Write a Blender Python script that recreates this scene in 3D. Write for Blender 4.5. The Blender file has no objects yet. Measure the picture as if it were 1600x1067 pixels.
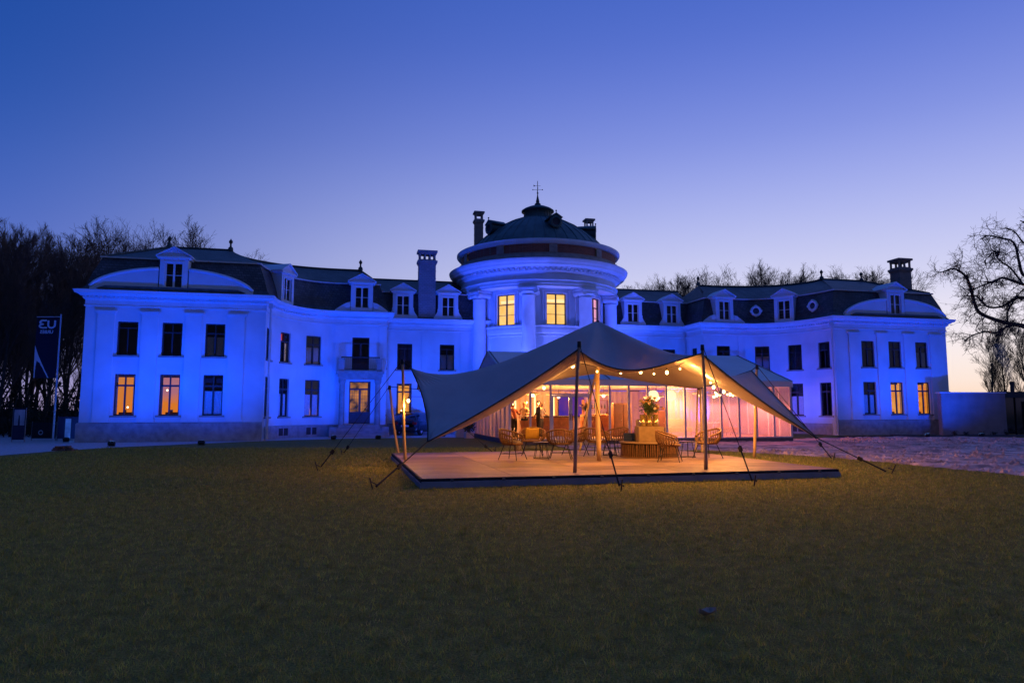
import bpy, math, random
import numpy as np
from mathutils import Vector, Matrix

random.seed(7); np.random.seed(7)
R = math.radians
scene = bpy.context.scene
COL = scene.collection

# ------------------------------------------------------------------ camera
F_PX, HOR, CAM_H = 1075.0, 640.0, 1.65          # focal length in photo pixels, horizon row, eye height
TILT = math.atan((HOR - 533.5) / F_PX)
cam_d = bpy.data.cameras.new('camera'); cam = bpy.data.objects.new('camera', cam_d); COL.objects.link(cam)
cam_d.sensor_width = 36.0; cam_d.lens = 36.0 * F_PX / 1600.0
cam_d.clip_start = 0.1; cam_d.clip_end = 3000
cam.location = (0, 0, CAM_H); cam.rotation_euler = (math.pi / 2 + TILT, 0, 0)
scene.camera = cam

def un(px, py, z=None, y=None):                  # photo pixel -> point at height z or at depth y
    d = ((px - 800) / F_PX, 1.0, -(py - 533.5) / F_PX)
    c, s = math.cos(TILT), math.sin(TILT)
    w = (d[0], d[1] * c - d[2] * s, d[1] * s + d[2] * c)
    k = (z - CAM_H) / w[2] if z is not None else y / w[1]
    return Vector((w[0] * k, w[1] * k, CAM_H + w[2] * k))

# ------------------------------------------------------------------ sky: dusk, the sun has just set to the right
world = bpy.data.worlds.new('World'); scene.world = world; world.use_nodes = True
nt = world.node_tree; N = nt.nodes; L = nt.links; N.clear()
tc = N.new('ShaderNodeTexCoord'); sep = N.new('ShaderNodeSeparateXYZ'); L.new(tc.outputs['Generated'], sep.inputs[0])
def ramp(stops):
    r = N.new('ShaderNodeValToRGB'); cr = r.color_ramp; cr.interpolation = 'B_SPLINE'
    while len(cr.elements) > 1: cr.elements.remove(cr.elements[-1])
    cr.elements[0].position = stops[0][0]; cr.elements[0].color = (*stops[0][1], 1)
    for p, c in stops[1:]:
        e = cr.elements.new(p); e.color = (*c, 1)
    L.new(sep.outputs['Z'], r.inputs[0]); return r
far = ramp([(0.0, (.34, .28, .52)), (.06, (.22, .24, .60)), (.16, (.095, .165, .58)), (.30, (.030, .102, .45)), (.42, (.014, .074, .37)), (.55, (.011, .066, .34)), (.75, (.022, .082, .40)), (1.0, (.030, .095, .44))])
glow = ramp([(0.0, (1.0, .66, .46)), (.035, (1.0, .82, .70)), (.09, (.95, .87, .91)), (.16, (.69, .69, .90)), (.26, (.43, .48, .88)), (.36, (.22, .29, .77)), (.48, (.085, .16, .63)), (.62, (.04, .11, .50)), (.8, (.032, .098, .46)), (1.0, (.030, .095, .44))])
vm = N.new('ShaderNodeVectorMath'); vm.operation = 'MULTIPLY'; vm.inputs[1].default_value = (1, 1, 0); L.new(tc.outputs['Generated'], vm.inputs[0])
vn = N.new('ShaderNodeVectorMath'); vn.operation = 'NORMALIZE'; L.new(vm.outputs[0], vn.inputs[0])
SUN_AZ = R(40)
dt = N.new('ShaderNodeVectorMath'); dt.operation = 'DOT_PRODUCT'; dt.inputs[1].default_value = (math.sin(SUN_AZ), math.cos(SUN_AZ), 0); L.new(vn.outputs[0], dt.inputs[0])
mr = N.new('ShaderNodeMapRange'); mr.interpolation_type = 'SMOOTHSTEP'; mr.inputs[1].default_value = .12; mr.inputs[2].default_value = 1.0; L.new(dt.outputs['Value'], mr.inputs[0])
mx = N.new('ShaderNodeMixRGB'); L.new(mr.outputs[0], mx.inputs[0]); L.new(far.outputs[0], mx.inputs[1]); L.new(glow.outputs[0], mx.inputs[2])
east = ramp([(0.0, (.034, .034, .085)), (.12, (.022, .034, .115)), (.30, (.014, .038, .17)), (.55, (.014, .050, .26)), (.8, (.024, .080, .39)), (1.0, (.030, .095, .44))])
m2 = N.new('ShaderNodeMapRange'); m2.interpolation_type = 'SMOOTHSTEP'; m2.inputs[1].default_value = -.40; m2.inputs[2].default_value = .22; L.new(dt.outputs['Value'], m2.inputs[0])
mx2 = N.new('ShaderNodeMixRGB'); L.new(m2.outputs[0], mx2.inputs[0]); L.new(east.outputs[0], mx2.inputs[1]); L.new(mx.outputs[0], mx2.inputs[2])
bg = N.new('ShaderNodeBackground'); L.new(mx2.outputs[0], bg.inputs[0]); bg.inputs[1].default_value = 1.0
wo = N.new('ShaderNodeOutputWorld'); L.new(bg.outputs[0], wo.inputs[0])

scene.view_settings.view_transform = 'Standard'; scene.view_settings.look = 'None'
scene.view_settings.exposure = 0.0; scene.view_settings.gamma = 1.0; scene.view_settings.use_curve_mapping = False
scene.render.engine = 'CYCLES'
cy = scene.cycles; cy.use_denoising = True; cy.max_bounces = 6; cy.diffuse_bounces = 3; cy.glossy_bounces = 3
cy.transparent_max_bounces = 12; cy.transmission_bounces = 4; cy.sample_clamp_indirect = 6.0
cy.caustics_reflective = False; cy.caustics_refractive = False; cy.volume_bounces = 0
try: cy.denoiser = 'OPENIMAGEDENOISE'
except Exception: pass

# ------------------------------------------------------------------ materials
MATS = {}
def pm(name, col, rough=.7, var=.15, scale=6.0, bump=0.0, bscale=None, metal=0.0, rnd=0.0, spec=.3, trans=0.0, coord='Object', detail=6):
    if name in MATS: return MATS[name]
    m = bpy.data.materials.new(name); m.use_nodes = True; t = m.node_tree; n = t.nodes; l = t.links
    b = n['Principled BSDF']; b.inputs['Roughness'].default_value = rough; b.inputs['Metallic'].default_value = metal
    b.inputs['Specular IOR Level'].default_value = spec
    c = n.new('ShaderNodeTexCoord'); no = n.new('ShaderNodeTexNoise'); no.inputs['Scale'].default_value = scale; no.inputs['Detail'].default_value = detail
    l.new(c.outputs[coord], no.inputs['Vector'])
    mp = n.new('ShaderNodeMapRange'); mp.inputs[1].default_value = .3; mp.inputs[2].default_value = .7
    mp.inputs[3].default_value = 1 - var; mp.inputs[4].default_value = 1 + var; l.new(no.outputs[0], mp.inputs[0])
    val = mp.outputs[0]
    if rnd:
        oi = n.new('ShaderNodeObjectInfo'); m2 = n.new('ShaderNodeMapRange'); m2.inputs[3].default_value = 1 - rnd; m2.inputs[4].default_value = 1 + rnd
        l.new(oi.outputs['Random'], m2.inputs[0]); mu = n.new('ShaderNodeMath'); mu.operation = 'MULTIPLY'; l.new(val, mu.inputs[0]); l.new(m2.outputs[0], mu.inputs[1]); val = mu.outputs[0]
    vm = n.new('ShaderNodeVectorMath'); vm.operation = 'SCALE'; vm.inputs[0].default_value = col; l.new(val, vm.inputs['Scale'])
    l.new(vm.outputs[0], b.inputs['Base Color'])
    if bump:
        n2 = n.new('ShaderNodeTexNoise'); n2.inputs['Scale'].default_value = bscale or scale * 4; n2.inputs['Detail'].default_value = 8; l.new(c.outputs[coord], n2.inputs['Vector'])
        bp = n.new('ShaderNodeBump'); bp.inputs['Strength'].default_value = bump; bp.inputs['Distance'].default_value = .03; l.new(n2.outputs[0], bp.inputs['Height']); l.new(bp.outputs[0], b.inputs['Normal'])
    if trans:
        tr = n.new('ShaderNodeBsdfTranslucent'); l.new(vm.outputs[0], tr.inputs[0]); ms = n.new('ShaderNodeMixShader'); ms.inputs[0].default_value = trans
        l.new(b.outputs[0], ms.inputs[1]); l.new(tr.outputs[0], ms.inputs[2]); l.new(ms.outputs[0], n['Material Output'].inputs[0])
    MATS[name] = m; return m

def em(name, col, strength, col2=None, scale=1.5, zmix=None):
    if name in MATS: return MATS[name]
    m = bpy.data.materials.new(name); m.use_nodes = True; t = m.node_tree; n = t.nodes; l = t.links; n.clear()
    e = n.new('ShaderNodeEmission'); o = n.new('ShaderNodeOutputMaterial'); l.new(e.outputs[0], o.inputs[0]); e.inputs[1].default_value = strength; e.inputs[0].default_value = (*col, 1)
    if col2:
        c = n.new('ShaderNodeTexCoord'); mi = n.new('ShaderNodeMixRGB'); mi.inputs[1].default_value = (*col, 1); mi.inputs[2].default_value = (*col2, 1)
        if zmix:
            s = n.new('ShaderNodeSeparateXYZ'); l.new(c.outputs['Object'], s.inputs[0]); no = n.new('ShaderNodeTexNoise'); no.inputs['Scale'].default_value = scale; l.new(c.outputs['Object'], no.inputs['Vector'])
            ad = n.new('ShaderNodeMath'); ad.operation = 'MULTIPLY_ADD'; ad.inputs[1].default_value = .5; l.new(no.outputs[0], ad.inputs[0]); l.new(s.outputs['Z'], ad.inputs[2])
            mp = n.new('ShaderNodeMapRange'); mp.inputs[1].default_value = zmix[0] + .25; mp.inputs[2].default_value = zmix[1] + .25; l.new(ad.outputs[0], mp.inputs[0]); l.new(mp.outputs[0], mi.inputs[0])
        else:
            no = n.new('ShaderNodeTexNoise'); no.inputs['Scale'].default_value = scale; no.inputs['Detail'].default_value = 3; l.new(c.outputs['Object'], no.inputs['Vector'])
            mp = n.new('ShaderNodeMapRange'); mp.inputs[1].default_value = .35; mp.inputs[2].default_value = .65; l.new(no.outputs[0], mp.inputs[0]); l.new(mp.outputs[0], mi.inputs[0])
        l.new(mi.outputs[0], e.inputs[0])
    MATS[name] = m; return m

def glassm(name, tint=(1, 1, 1), ior=1.5, rough=.0, haze=0.0):
    if name in MATS: return MATS[name]
    m = bpy.data.materials.new(name); m.use_nodes = True; t = m.node_tree; n = t.nodes; l = t.links; n.clear()
    tr = n.new('ShaderNodeBsdfTransparent'); tr.inputs[0].default_value = (*tint, 1); gl = n.new('ShaderNodeBsdfGlossy'); gl.inputs['Roughness'].default_value = rough
    fr = n.new('ShaderNodeFresnel'); fr.inputs[0].default_value = ior; ms = n.new('ShaderNodeMixShader'); o = n.new('ShaderNodeOutputMaterial')
    l.new(fr.outputs[0], ms.inputs[0]); l.new(tr.outputs[0], ms.inputs[1]); l.new(gl.outputs[0], ms.inputs[2]); last = ms
    if haze:
        df = n.new('ShaderNodeBsdfTranslucent'); df.inputs[0].default_value = (.9, .85, .85, 1); m3 = n.new('ShaderNodeMixShader')
        no = n.new('ShaderNodeTexNoise'); no.inputs['Scale'].default_value = 1.3; no.inputs['Detail'].default_value = 4
        c = n.new('ShaderNodeTexCoord'); l.new(c.outputs['Object'], no.inputs['Vector'])
        mp = n.new('ShaderNodeMapRange'); mp.inputs[1].default_value = .3; mp.inputs[2].default_value = .7; mp.inputs[3].default_value = haze * .9; mp.inputs[4].default_value = haze * 1.1; l.new(no.outputs[0], mp.inputs[0]); l.new(mp.outputs[0], m3.inputs[0])
        l.new(ms.outputs[0], m3.inputs[1]); l.new(df.outputs[0], m3.inputs[2]); last = m3
    l.new(last.outputs[0], o.inputs[0]); MATS[name] = m; return m

# ------------------------------------------------------------------ mesh builder
class MB:
    def __init__(s): s.v = []; s.f = []; s.m = []
    def add(s, vs, fs, m=0):
        o = len(s.v); s.v.extend([tuple(p) for p in vs]); s.f.extend([tuple(i + o for i in f) for f in fs]); s.m.extend([m] * len(fs)); return s
    def box(s, x0, y0, z0, x1, y1, z1, m=0):
        return s.add([(x0, y0, z0), (x1, y0, z0), (x1, y1, z0), (x0, y1, z0), (x0, y0, z1), (x1, y0, z1), (x1, y1, z1), (x0, y1, z1)],
                     [(0, 3, 2, 1), (4, 5, 6, 7), (0, 1, 5, 4), (1, 2, 6, 5), (2, 3, 7, 6), (3, 0, 4, 7)], m)
    def bbox(s, x0, y0, z0, x1, y1, z1, b=.01, m=0):            # box with chamfered vertical edges and top
        pts = [(x0 + b, y0), (x1 - b, y0), (x1, y0 + b), (x1, y1 - b), (x1 - b, y1), (x0 + b, y1), (x0, y1 - b), (x0, y0 + b)]
        c = ((x0 + x1) / 2, (y0 + y1) / 2)
        top = [(p[0] + (b if p[0] < c[0] else -b), p[1] + (b if p[1] < c[1] else -b), z1) for p in pts]
        vs = [(*p, z0) for p in pts] + [(*p, z1 - b) for p in pts] + top
        fs = [tuple(range(7, -1, -1)), tuple(range(16, 24))]
        for k in range(8):
            j = (k + 1) % 8; fs += [(k, j, 8 + j, 8 + k), (8 + k, 8 + j, 16 + j, 16 + k)]
        return s.add(vs, fs, m)
    def quad(s, a, b, c, d, m=0): return s.add([a, b, c, d], [(0, 1, 2, 3)], m)
    def tube(s, pts, rad, n=6, m=0, caps=True):
        pts = [Vector(p) for p in pts]; k = len(pts)
        rad = rad if hasattr(rad, '__len__') else [rad] * k
        vs = []; prev = None
        for i, p in enumerate(pts):
            d = (pts[min(i + 1, k - 1)] - pts[max(i - 1, 0)])
            if d.length < 1e-9: d = Vector((0, 0, 1))
            d.normalize()
            if prev is None: a = d.orthogonal().normalized()
            else:
                a = prev - d * prev.dot(d)
                a = a.normalized() if a.length > 1e-6 else d.orthogonal().normalized()
            prev = a; b = d.cross(a)
            for j in range(n):
                t = 2 * math.pi * j / n; vs.append(p + (a * math.cos(t) + b * math.sin(t)) * rad[i])
        fs = [(i * n + j, i * n + (j + 1) % n, (i + 1) * n + (j + 1) % n, (i + 1) * n + j) for i in range(k - 1) for j in range(n)]
        if caps: fs += [tuple(range(n - 1, -1, -1)), tuple(range((k - 1) * n, k * n))]
        return s.add(vs, fs, m)
    def lathe(s, prof, n=24, c=(0, 0, 0), m=0, a0=0.0, a1=2 * math.pi, ring=True):
        full = abs(a1 - a0 - 2 * math.pi) < 1e-6; cols = n if full else n + 1; vs = []
        for (r, z) in prof:
            for j in range(cols):
                t = a0 + (a1 - a0) * j / n; vs.append((c[0] + r * math.cos(t), c[1] + r * math.sin(t), c[2] + z))
        fs = [(i * cols + j, i * cols + (j + 1) % cols, (i + 1) * cols + (j + 1) % cols, (i + 1) * cols + j) for i in range(len(prof) - 1) for j in range(n)]
        return s.add(vs, fs, m)
    def prism(s, poly, y0, y1, m=0):                            # polygon in xz extruded along y
        n = len(poly); vs = [(x, y0, z) for x, z in poly] + [(x, y1, z) for x, z in poly]
        fs = [tuple(range(n)), tuple(range(2 * n - 1, n - 1, -1))] + [(i, n + i, n + (i + 1) % n, (i + 1) % n) for i in range(n)]
        return s.add(vs, fs, m)
    def ball(s, c, r, n=8, k=6, m=0, sc=(1, 1, 1)):
        prof = [(r * math.sin(math.pi * i / k), -r * math.cos(math.pi * i / k)) for i in range(k + 1)]
        o = len(s.v); s.lathe(prof, n, (0, 0, 0), m)
        for i in range(o, len(s.v)):
            v = s.v[i]; s.v[i] = (c[0] + v[0] * sc[0], c[1] + v[1] * sc[1], c[2] + v[2] * sc[2])
        return s
    def xf(s, M):
        s.v = [tuple(M @ Vector(v)) for v in s.v]; return s
    def mesh(s, name, mats, smooth=False):
        me = bpy.data.meshes.new(name); me.from_pydata(s.v, [], s.f)
        for mm in (mats if isinstance(mats, (list, tuple)) else [mats]): me.materials.append(mm)
        if any(s.m): me.polygons.foreach_set('material_index', s.m)
        if smooth: me.polygons.foreach_set('use_smooth', [True] * len(me.polygons))
        me.update(); return me
    def build(s, name, mats, parent=None, smooth=False, loc=None, rz=None):
        return link(name, s.mesh(name, mats, smooth), parent, loc, rz)

def link(name, me, parent=None, loc=None, rz=None):
    o = bpy.data.objects.new(name, me); COL.objects.link(o)
    if parent: o.parent = parent
    if loc is not None: o.location = loc
    if rz is not None: o.rotation_euler = (0, 0, rz)
    return o
def tag(o, label=None, cat=None, group=None, kind=None):
    if label: o['label'] = label
    if cat: o['category'] = cat
    if group: o['group'] = group
    if kind: o['kind'] = kind
    return o
def thing(name, label, cat, loc=(0, 0, 0), rz=0.0, group=None):
    o = bpy.data.objects.new(name, None); COL.objects.link(o); o.location = loc; o.rotation_euler = (0, 0, rz); o.empty_display_size = .2
    return tag(o, label, cat, group)
def copy_tree(o, parent=None):
    c = o.copy(); COL.objects.link(c); c.parent = parent
    for ch in list(o.children): copy_tree(ch, c)
    return c
def down(parent, loc, energy, col, radius=.05, cone=165, blend=.5):    # downward-only lamp, added so warm light misses the chateau walls
    o = lamp('SPOT', parent, loc, energy, col, radius); o.data.spot_size = math.radians(cone); o.data.spot_blend = blend; return o
def lamp(kind, parent, loc, energy, col, radius=.05, name='light'):
    d = bpy.data.lights.new(name, kind); d.energy = energy; d.color = col
    if kind in ('POINT', 'SPOT'): d.shadow_soft_size = radius
    o = bpy.data.objects.new(name, d); COL.objects.link(o); o.parent = parent; o.location = loc; return o

# ------------------------------------------------------------------ ground
def lawn_mat():
    m = bpy.data.materials.new('lawn_turf'); m.use_nodes = True; t = m.node_tree; n = t.nodes; l = t.links; b = n['Principled BSDF']
    b.inputs['Roughness'].default_value = .95; b.inputs['Specular IOR Level'].default_value = .1
    c = n.new('ShaderNodeTexCoord')
    def noise(sc, det=6):
        x = n.new('ShaderNodeTexNoise'); x.inputs['Scale'].default_value = sc; x.inputs['Detail'].default_value = det; l.new(c.outputs['Object'], x.inputs['Vector']); return x
    def mix(a, bb, f):
        x = n.new('ShaderNodeMixRGB'); l.new(f, x.inputs[0])
        for i, q in ((1, a), (2, bb)):
            if isinstance(q, tuple): x.inputs[i].default_value = (*q, 1)
            else: l.new(q, x.inputs[i])
        return x.outputs[0]
    def rng(src, a, bb):
        x = n.new('ShaderNodeMapRange'); x.inputs[1].default_value = a; x.inputs[2].default_value = bb; l.new(src, x.inputs[0]); return x.outputs[0]
    big = rng(noise(.35).outputs[0], .35, .65); mid = rng(noise(4).outputs[0], .35, .65); fine = rng(noise(70, 4).outputs[0], .3, .7)
    col = mix((.36, .32, .06), (.44, .37, .08), big); col = mix(col, (.25, .22, .05), mid); col = mix((.11, .09, .026), col, fine)
    l.new(col, b.inputs['Base Color'])
    bp = n.new('ShaderNodeBump'); bp.inputs['Strength'].default_value = .9; bp.inputs['Distance'].default_value = .03; l.new(noise(45).outputs[0], bp.inputs['Height']); l.new(bp.outputs[0], b.inputs['Normal'])
    return m
LAWN = lawn_mat()
g = MB()
xs = [-900, -300, -120, -60] + list(np.linspace(-40, 40, 41)) + [60, 120, 300, 900]
ys = [-300, -60, -20, 0] + list(np.linspace(2, 70, 35)) + [90, 140, 300, 1200]
for j, y in enumerate(ys):
    for i, x in enumerate(xs):
        g.v.append((x, y, -.004))
W_ = len(xs)
for j in range(len(ys) - 1):
    for i in range(W_ - 1):
        g.f.append((j * W_ + i, j * W_ + i + 1, (j + 1) * W_ + i + 1, (j + 1) * W_ + i)); g.m.append(0)
tag(g.build('lawn', LAWN), kind='structure')

def sheet(name, low, up, z, mat, step=.5, amp=0.0, edge=0.0):
    """strip between two polylines (same number of points), finely divided, with uneven surface and ragged edge"""
    rng = random.Random(hash(name) % 1000 if False else len(name) * 13)
    b = MB(); n = len(low); rows = []
    for i in range(n - 1):
        Ls = max(2, int((Vector(low[i + 1]) - Vector(low[i])).length / step))
        for k in range(Ls + (1 if i == n - 2 else 0)):
            f = k / Ls
            rows.append((Vector(low[i]).lerp(Vector(low[i + 1]), f), Vector(up[i]).lerp(Vector(up[i + 1]), f)))
    cols = max(2, int(max((a - c).length for a, c in rows) / step)); cols = min(cols, 150)
    for a, c in rows:
        e = rng.uniform(-edge, edge)
        for k in range(cols + 1):
            p = a.lerp(c, k / cols) + (a - c).normalized() * e * (1 - k / cols) ** 4
            rut = rng.random() ** 1.5 * (.55 + .45 * math.sin(p.x * .7 + 1.7 * math.sin(p.y * .9)) * math.sin(p.y * 1.3 + math.sin(p.x * .5)))
            b.v.append((p.x, p.y, z + (amp * rut if 0 < k < cols else 0)))
    for i in range(len(rows) - 1):
        for k in range(cols):
            q = i * (cols + 1) + k; b.f.append((q, q + 1, q + cols + 2, q + cols + 1)); b.m.append(0)
    return tag(b.build(name, mat, smooth=True), kind='structure')

PAVE = pm('pale_gravel', (.48, .46, .47), .9, .25, 9, .5, 60)
low = [(-60, 12.5), (-30, 19.8), (-18.6, 24.6), (-18.2, 28.4), (-17.2, 31.0), (-15.7, 33.3), (-13.9, 36.0), (-12.4, 37.6), (-10.1, 39.3), (-7.5, 40.6), (-3.9, 41.2), (-1.9, 41.3), (2.5, 42.4), (6, 43.4)]
up = [(-60, 60), (-30, 50), (-27, 46), (-24, 42), (-21, 41), (-18, 42), (-17, 44), (-15, 47), (-12, 48), (-8.5, 48.5), (-4, 49), (-2, 49.2), (2.5, 50), (6, 51)]
sheet('paving', low, up, .004, PAVE, .6, .0, .12)
def soil_mat():
    m = pm('churned_gravel', (.60, .41, .36), .95, .6, 1.1, 1.0, 5, spec=.05, detail=12); return m
GR = soil_mat()
glow_ = [(2.5, 27.6), (6.2, 28.4), (7.9, 28.4), (8.6, 27.4), (9.6, 26.1), (11.1, 24.0), (11.8, 21.5), (12.4, 19.2), (13.0, 16.7), (14.5, 12.0), (17, 4)]
gup_ = [(2.0, 32.4), (6, 33.6), (10, 35), (14, 38), (17, 40), (19.5, 41), (23, 41.5), (28, 41.5), (34, 40), (46, 36), (60, 30)]
sheet('gravel_drive', glow_, gup_, .004, GR, .22, .11, .22)
# dark planting soil along the right pavilion and wall
SOIL = pm('dark_soil', (.05, .042, .035), .95, .4, 5, 1.0, 14)
sheet('soil_bed', [(19.2, 40.6), (24, 41.2), (29, 42.0), (34, 42.2), (50, 41)], [(19.5, 41.8), (24, 43.0), (29, 44.6), (34, 45.6), (50, 47)], .035, SOIL, .4, .12, .2)

# grass blades (uncountable): short turf, denser near the viewer
def blades():
    rs = np.random.RandomState(3); P = []
    dd = np.linspace(2.6, 30, 400); dens = 4300 * (2.8 / dd) ** 1.25; pdf = dens * dd * 2.4; cdf = np.concatenate([[0], np.cumsum((pdf[1:] + pdf[:-1]) / 2 * np.diff(dd))])
    nn = int(cdf[-1]); d = np.interp(rs.uniform(0, cdf[-1], nn), cdf, dd); a = rs.uniform(-1.2, 1.2, nn); P = np.stack([d * a, d, d], 1)
    x, y, d = P.T
    # keep off the deck, gravel and paving
    c, s = math.cos(R(13.8)), math.sin(R(13.8)); lx = (x + 1.9) * c + (y - 14.75) * s; ly = -(x + 1.9) * s + (y - 14.75) * c
    keep = ~((lx > -.03) & (lx < 10.23) & (ly > -.03) & (ly < 8.93))
    gx = np.interp(y, [4, 12, 16.7, 19.2, 21.5, 24, 26.1, 28.4], [17, 14.5, 13, 12.4, 11.8, 11.1, 9.6, 7.9]); keep &= x < gx - .05
    keep &= ~((x < -17.5) & (y > 24)); P = P[keep]; x, y, d = P.T; n = len(P)
    clump = .5 + .25 * np.sin(x * 2.1 + 1.3 * np.sin(y * 1.7)) * np.sin(y * 2.6 + np.sin(x * 3.1)) + .45 * np.sin(x * 31 + 2.2 * np.sin(y * 13) + 3 * np.sin(x * 3.3)) * np.sin(y * 27 + 2.0 * np.sin(x * 11))
    h = (.022 + .030 * rs.rand(n) ** 1.5) * (.35 + 1.05 * np.clip(clump, 0, 1.2)) * (1 + .035 * (d - 3)); w = .0019 * (1 + .16 * (d - 2.6)) * (.7 + .6 * rs.rand(n))
    th = rs.uniform(0, 2 * np.pi, n); lean = rs.normal(0, .6, (n, 2)) * h[:, None]
    V = np.zeros((n, 3, 3)); V[:, 0] = np.stack([x - w * np.cos(th), y - w * np.sin(th), np.full(n, -.004)], 1); V[:, 1] = np.stack([x + w * np.cos(th), y + w * np.sin(th), np.full(n, -.004)], 1)
    V[:, 2] = np.stack([x + lean[:, 0], y + lean[:, 1], h], 1)
    me = bpy.data.meshes.new('grass'); me.vertices.add(3 * n); me.vertices.foreach_set('co', V.ravel().astype(np.float32))
    me.loops.add(3 * n); me.loops.foreach_set('vertex_index', np.arange(3 * n, dtype=np.int32)); me.polygons.add(n)
    me.polygons.foreach_set('loop_start', np.arange(0, 3 * n, 3, dtype=np.int32)); me.polygons.foreach_set('loop_total', np.full(n, 3, np.int32))
    idx = rs.choice(3, n, p=[.5, .38, .12]).astype(np.int32)
    for mm in (pm('grass_olive', (.40, .36, .06), .8, .65, 7, trans=.4), pm('grass_green', (.25, .30, .05), .8, .65, 7, trans=.4), pm('grass_straw', (.47, .36, .11), .8, .65, 7, trans=.4)): me.materials.append(mm)
    me.polygons.foreach_set('material_index', idx); me.update(calc_edges=True); me.validate()
    tag(link('grass', me), 'short mown winter grass covering the lawn', 'grass', kind='stuff')
blades()

# loose clods and stones on the churned drive (uncountable)
def clods():
    rs = np.random.RandomState(9); b = MB(); n = 0
    while n < 2600:
        y = rs.uniform(17, 40); lo = np.interp(y, [16.7, 19.2, 21.5, 24, 26.1, 28.4, 34, 40], [13, 12.4, 11.8, 11.1, 9.6, 7.9, 15.2, 19]); x = lo + .2 + rs.rand() ** 1.3 * 17
        if y > 28.4 and x < 15 + (y - 34) * .5: continue
        r = rs.uniform(.03, .11); z = .05; k = 5; a0 = rs.rand() * 6.3
        b.add([(x + r * math.cos(a0 + 6.283 * i / k) * rs.uniform(.7, 1.3), y + r * math.sin(a0 + 6.283 * i / k) * rs.uniform(.7, 1.3), z - .03) for i in range(k)] + [(x + rs.uniform(-.02, .02), y, z + r * rs.uniform(.5, .9))], [(i, (i + 1) % k, k) for i in range(k)]); n += 1
    tag(b.build('loose_clods', GR), 'loose clods and stones scattered over the churned drive', 'stones', kind='stuff')
clods()

# ------------------------------------------------------------------ chateau (local frame: u along the facade, v to the back)
TH = R(13.0); CC = Vector((1.93, 50.45, 0))
STUC = pm('white_stucco', (.58, .67, .75), .85, .10, .7, .15, 22, detail=10)
TRIM = pm('white_trim', (.61, .69, .77), .8, .07, 1.5, .08, 30)
PLIN = pm('grey_bluestone', (.33, .35, .38), .85, .22, 3.5, .35, 18)
ZINC = pm('zinc_trim', (.55, .57, .6), .5, .1, 4)
DARKW = pm('dark_window_frame', (.045, .045, .055), .5, .2, 8)
WHITEW = pm('white_window_frame', (.7, .7, .7), .6, .05, 8)
LEAD = pm('green_lead', (.06, .08, .075), .7, .3, 3)
DROOM = pm('dark_room', (.06, .06, .07), .9, .4, 1.2)
CURT = pm('white_net_curtain', (.62, .62, .64), .9, .12, 12, .2, 40)
GLASS = glassm('window_glass')
def slate_mat(name, c1, c2):
    m = bpy.data.materials.new(name); m.use_nodes = True; t = m.node_tree; n = t.nodes; l = t.links; b = n['Principled BSDF']; b.inputs['Roughness'].default_value = .55
    uv = n.new('ShaderNodeUVMap'); br = n.new('ShaderNodeTexBrick'); br.inputs['Scale'].default_value = 1.0
    br.inputs['Brick Width'].default_value = .24; br.inputs['Row Height'].default_value = .15; br.inputs['Mortar Size'].default_value = .012; br.offset = .5
    br.inputs['Color1'].default_value = (*c1, 1); br.inputs['Color2'].default_value = (*c2, 1); br.inputs['Mortar'].default_value = (c1[0] * .35, c1[1] * .35, c1[2] * .35, 1)
    tc_ = n.new('ShaderNodeTexCoord'); sp = n.new('ShaderNodeSeparateXYZ'); l.new(tc_.outputs['Object'], sp.inputs[0])
    ad = n.new('ShaderNodeMath'); ad.operation = 'MULTIPLY_ADD'; ad.inputs[1].default_value = .83; l.new(sp.outputs['Y'], ad.inputs[0]); l.new(sp.outputs['X'], ad.inputs[2])
    cb = n.new('ShaderNodeCombineXYZ'); l.new(ad.outputs[0], cb.inputs[0]); l.new(sp.outputs['Z'], cb.inputs[1]); l.new(cb.outputs[0], br.inputs['Vector'])
    no = n.new('ShaderNodeTexNoise'); no.inputs['Scale'].default_value = .8; no.inputs['Detail'].default_value = 6; l.new(tc_.outputs['Object'], no.inputs['Vector'])
    mp = n.new('ShaderNodeMapRange'); mp.inputs[1].default_value = .3; mp.inputs[2].default_value = .7; mp.inputs[3].default_value = .6; mp.inputs[4].default_value = 1.4; l.new(no.outputs[0], mp.inputs[0])
    sc = n.new('ShaderNodeVectorMath'); sc.operation = 'SCALE'; l.new(br.outputs[0], sc.inputs[0]); l.new(mp.outputs[0], sc.inputs['Scale']); l.new(sc.outputs[0], b.inputs['Base Color'])
    bp = n.new('ShaderNodeBump'); bp.inputs['Strength'].default_value = .6; bp.inputs['Distance'].default_value = .02; l.new(br.outputs['Fac'], bp.inputs['Height']); bp.invert = True; l.new(bp.outputs[0], b.inputs['Normal'])
    n.remove(uv); return m
SLATE = slate_mat('dark_slate', (.050, .050, .058), (.085, .085, .098)); TILE = slate_mat('mossy_roof_slate', (.055, .068, .066), (.095, .105, .098))
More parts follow.
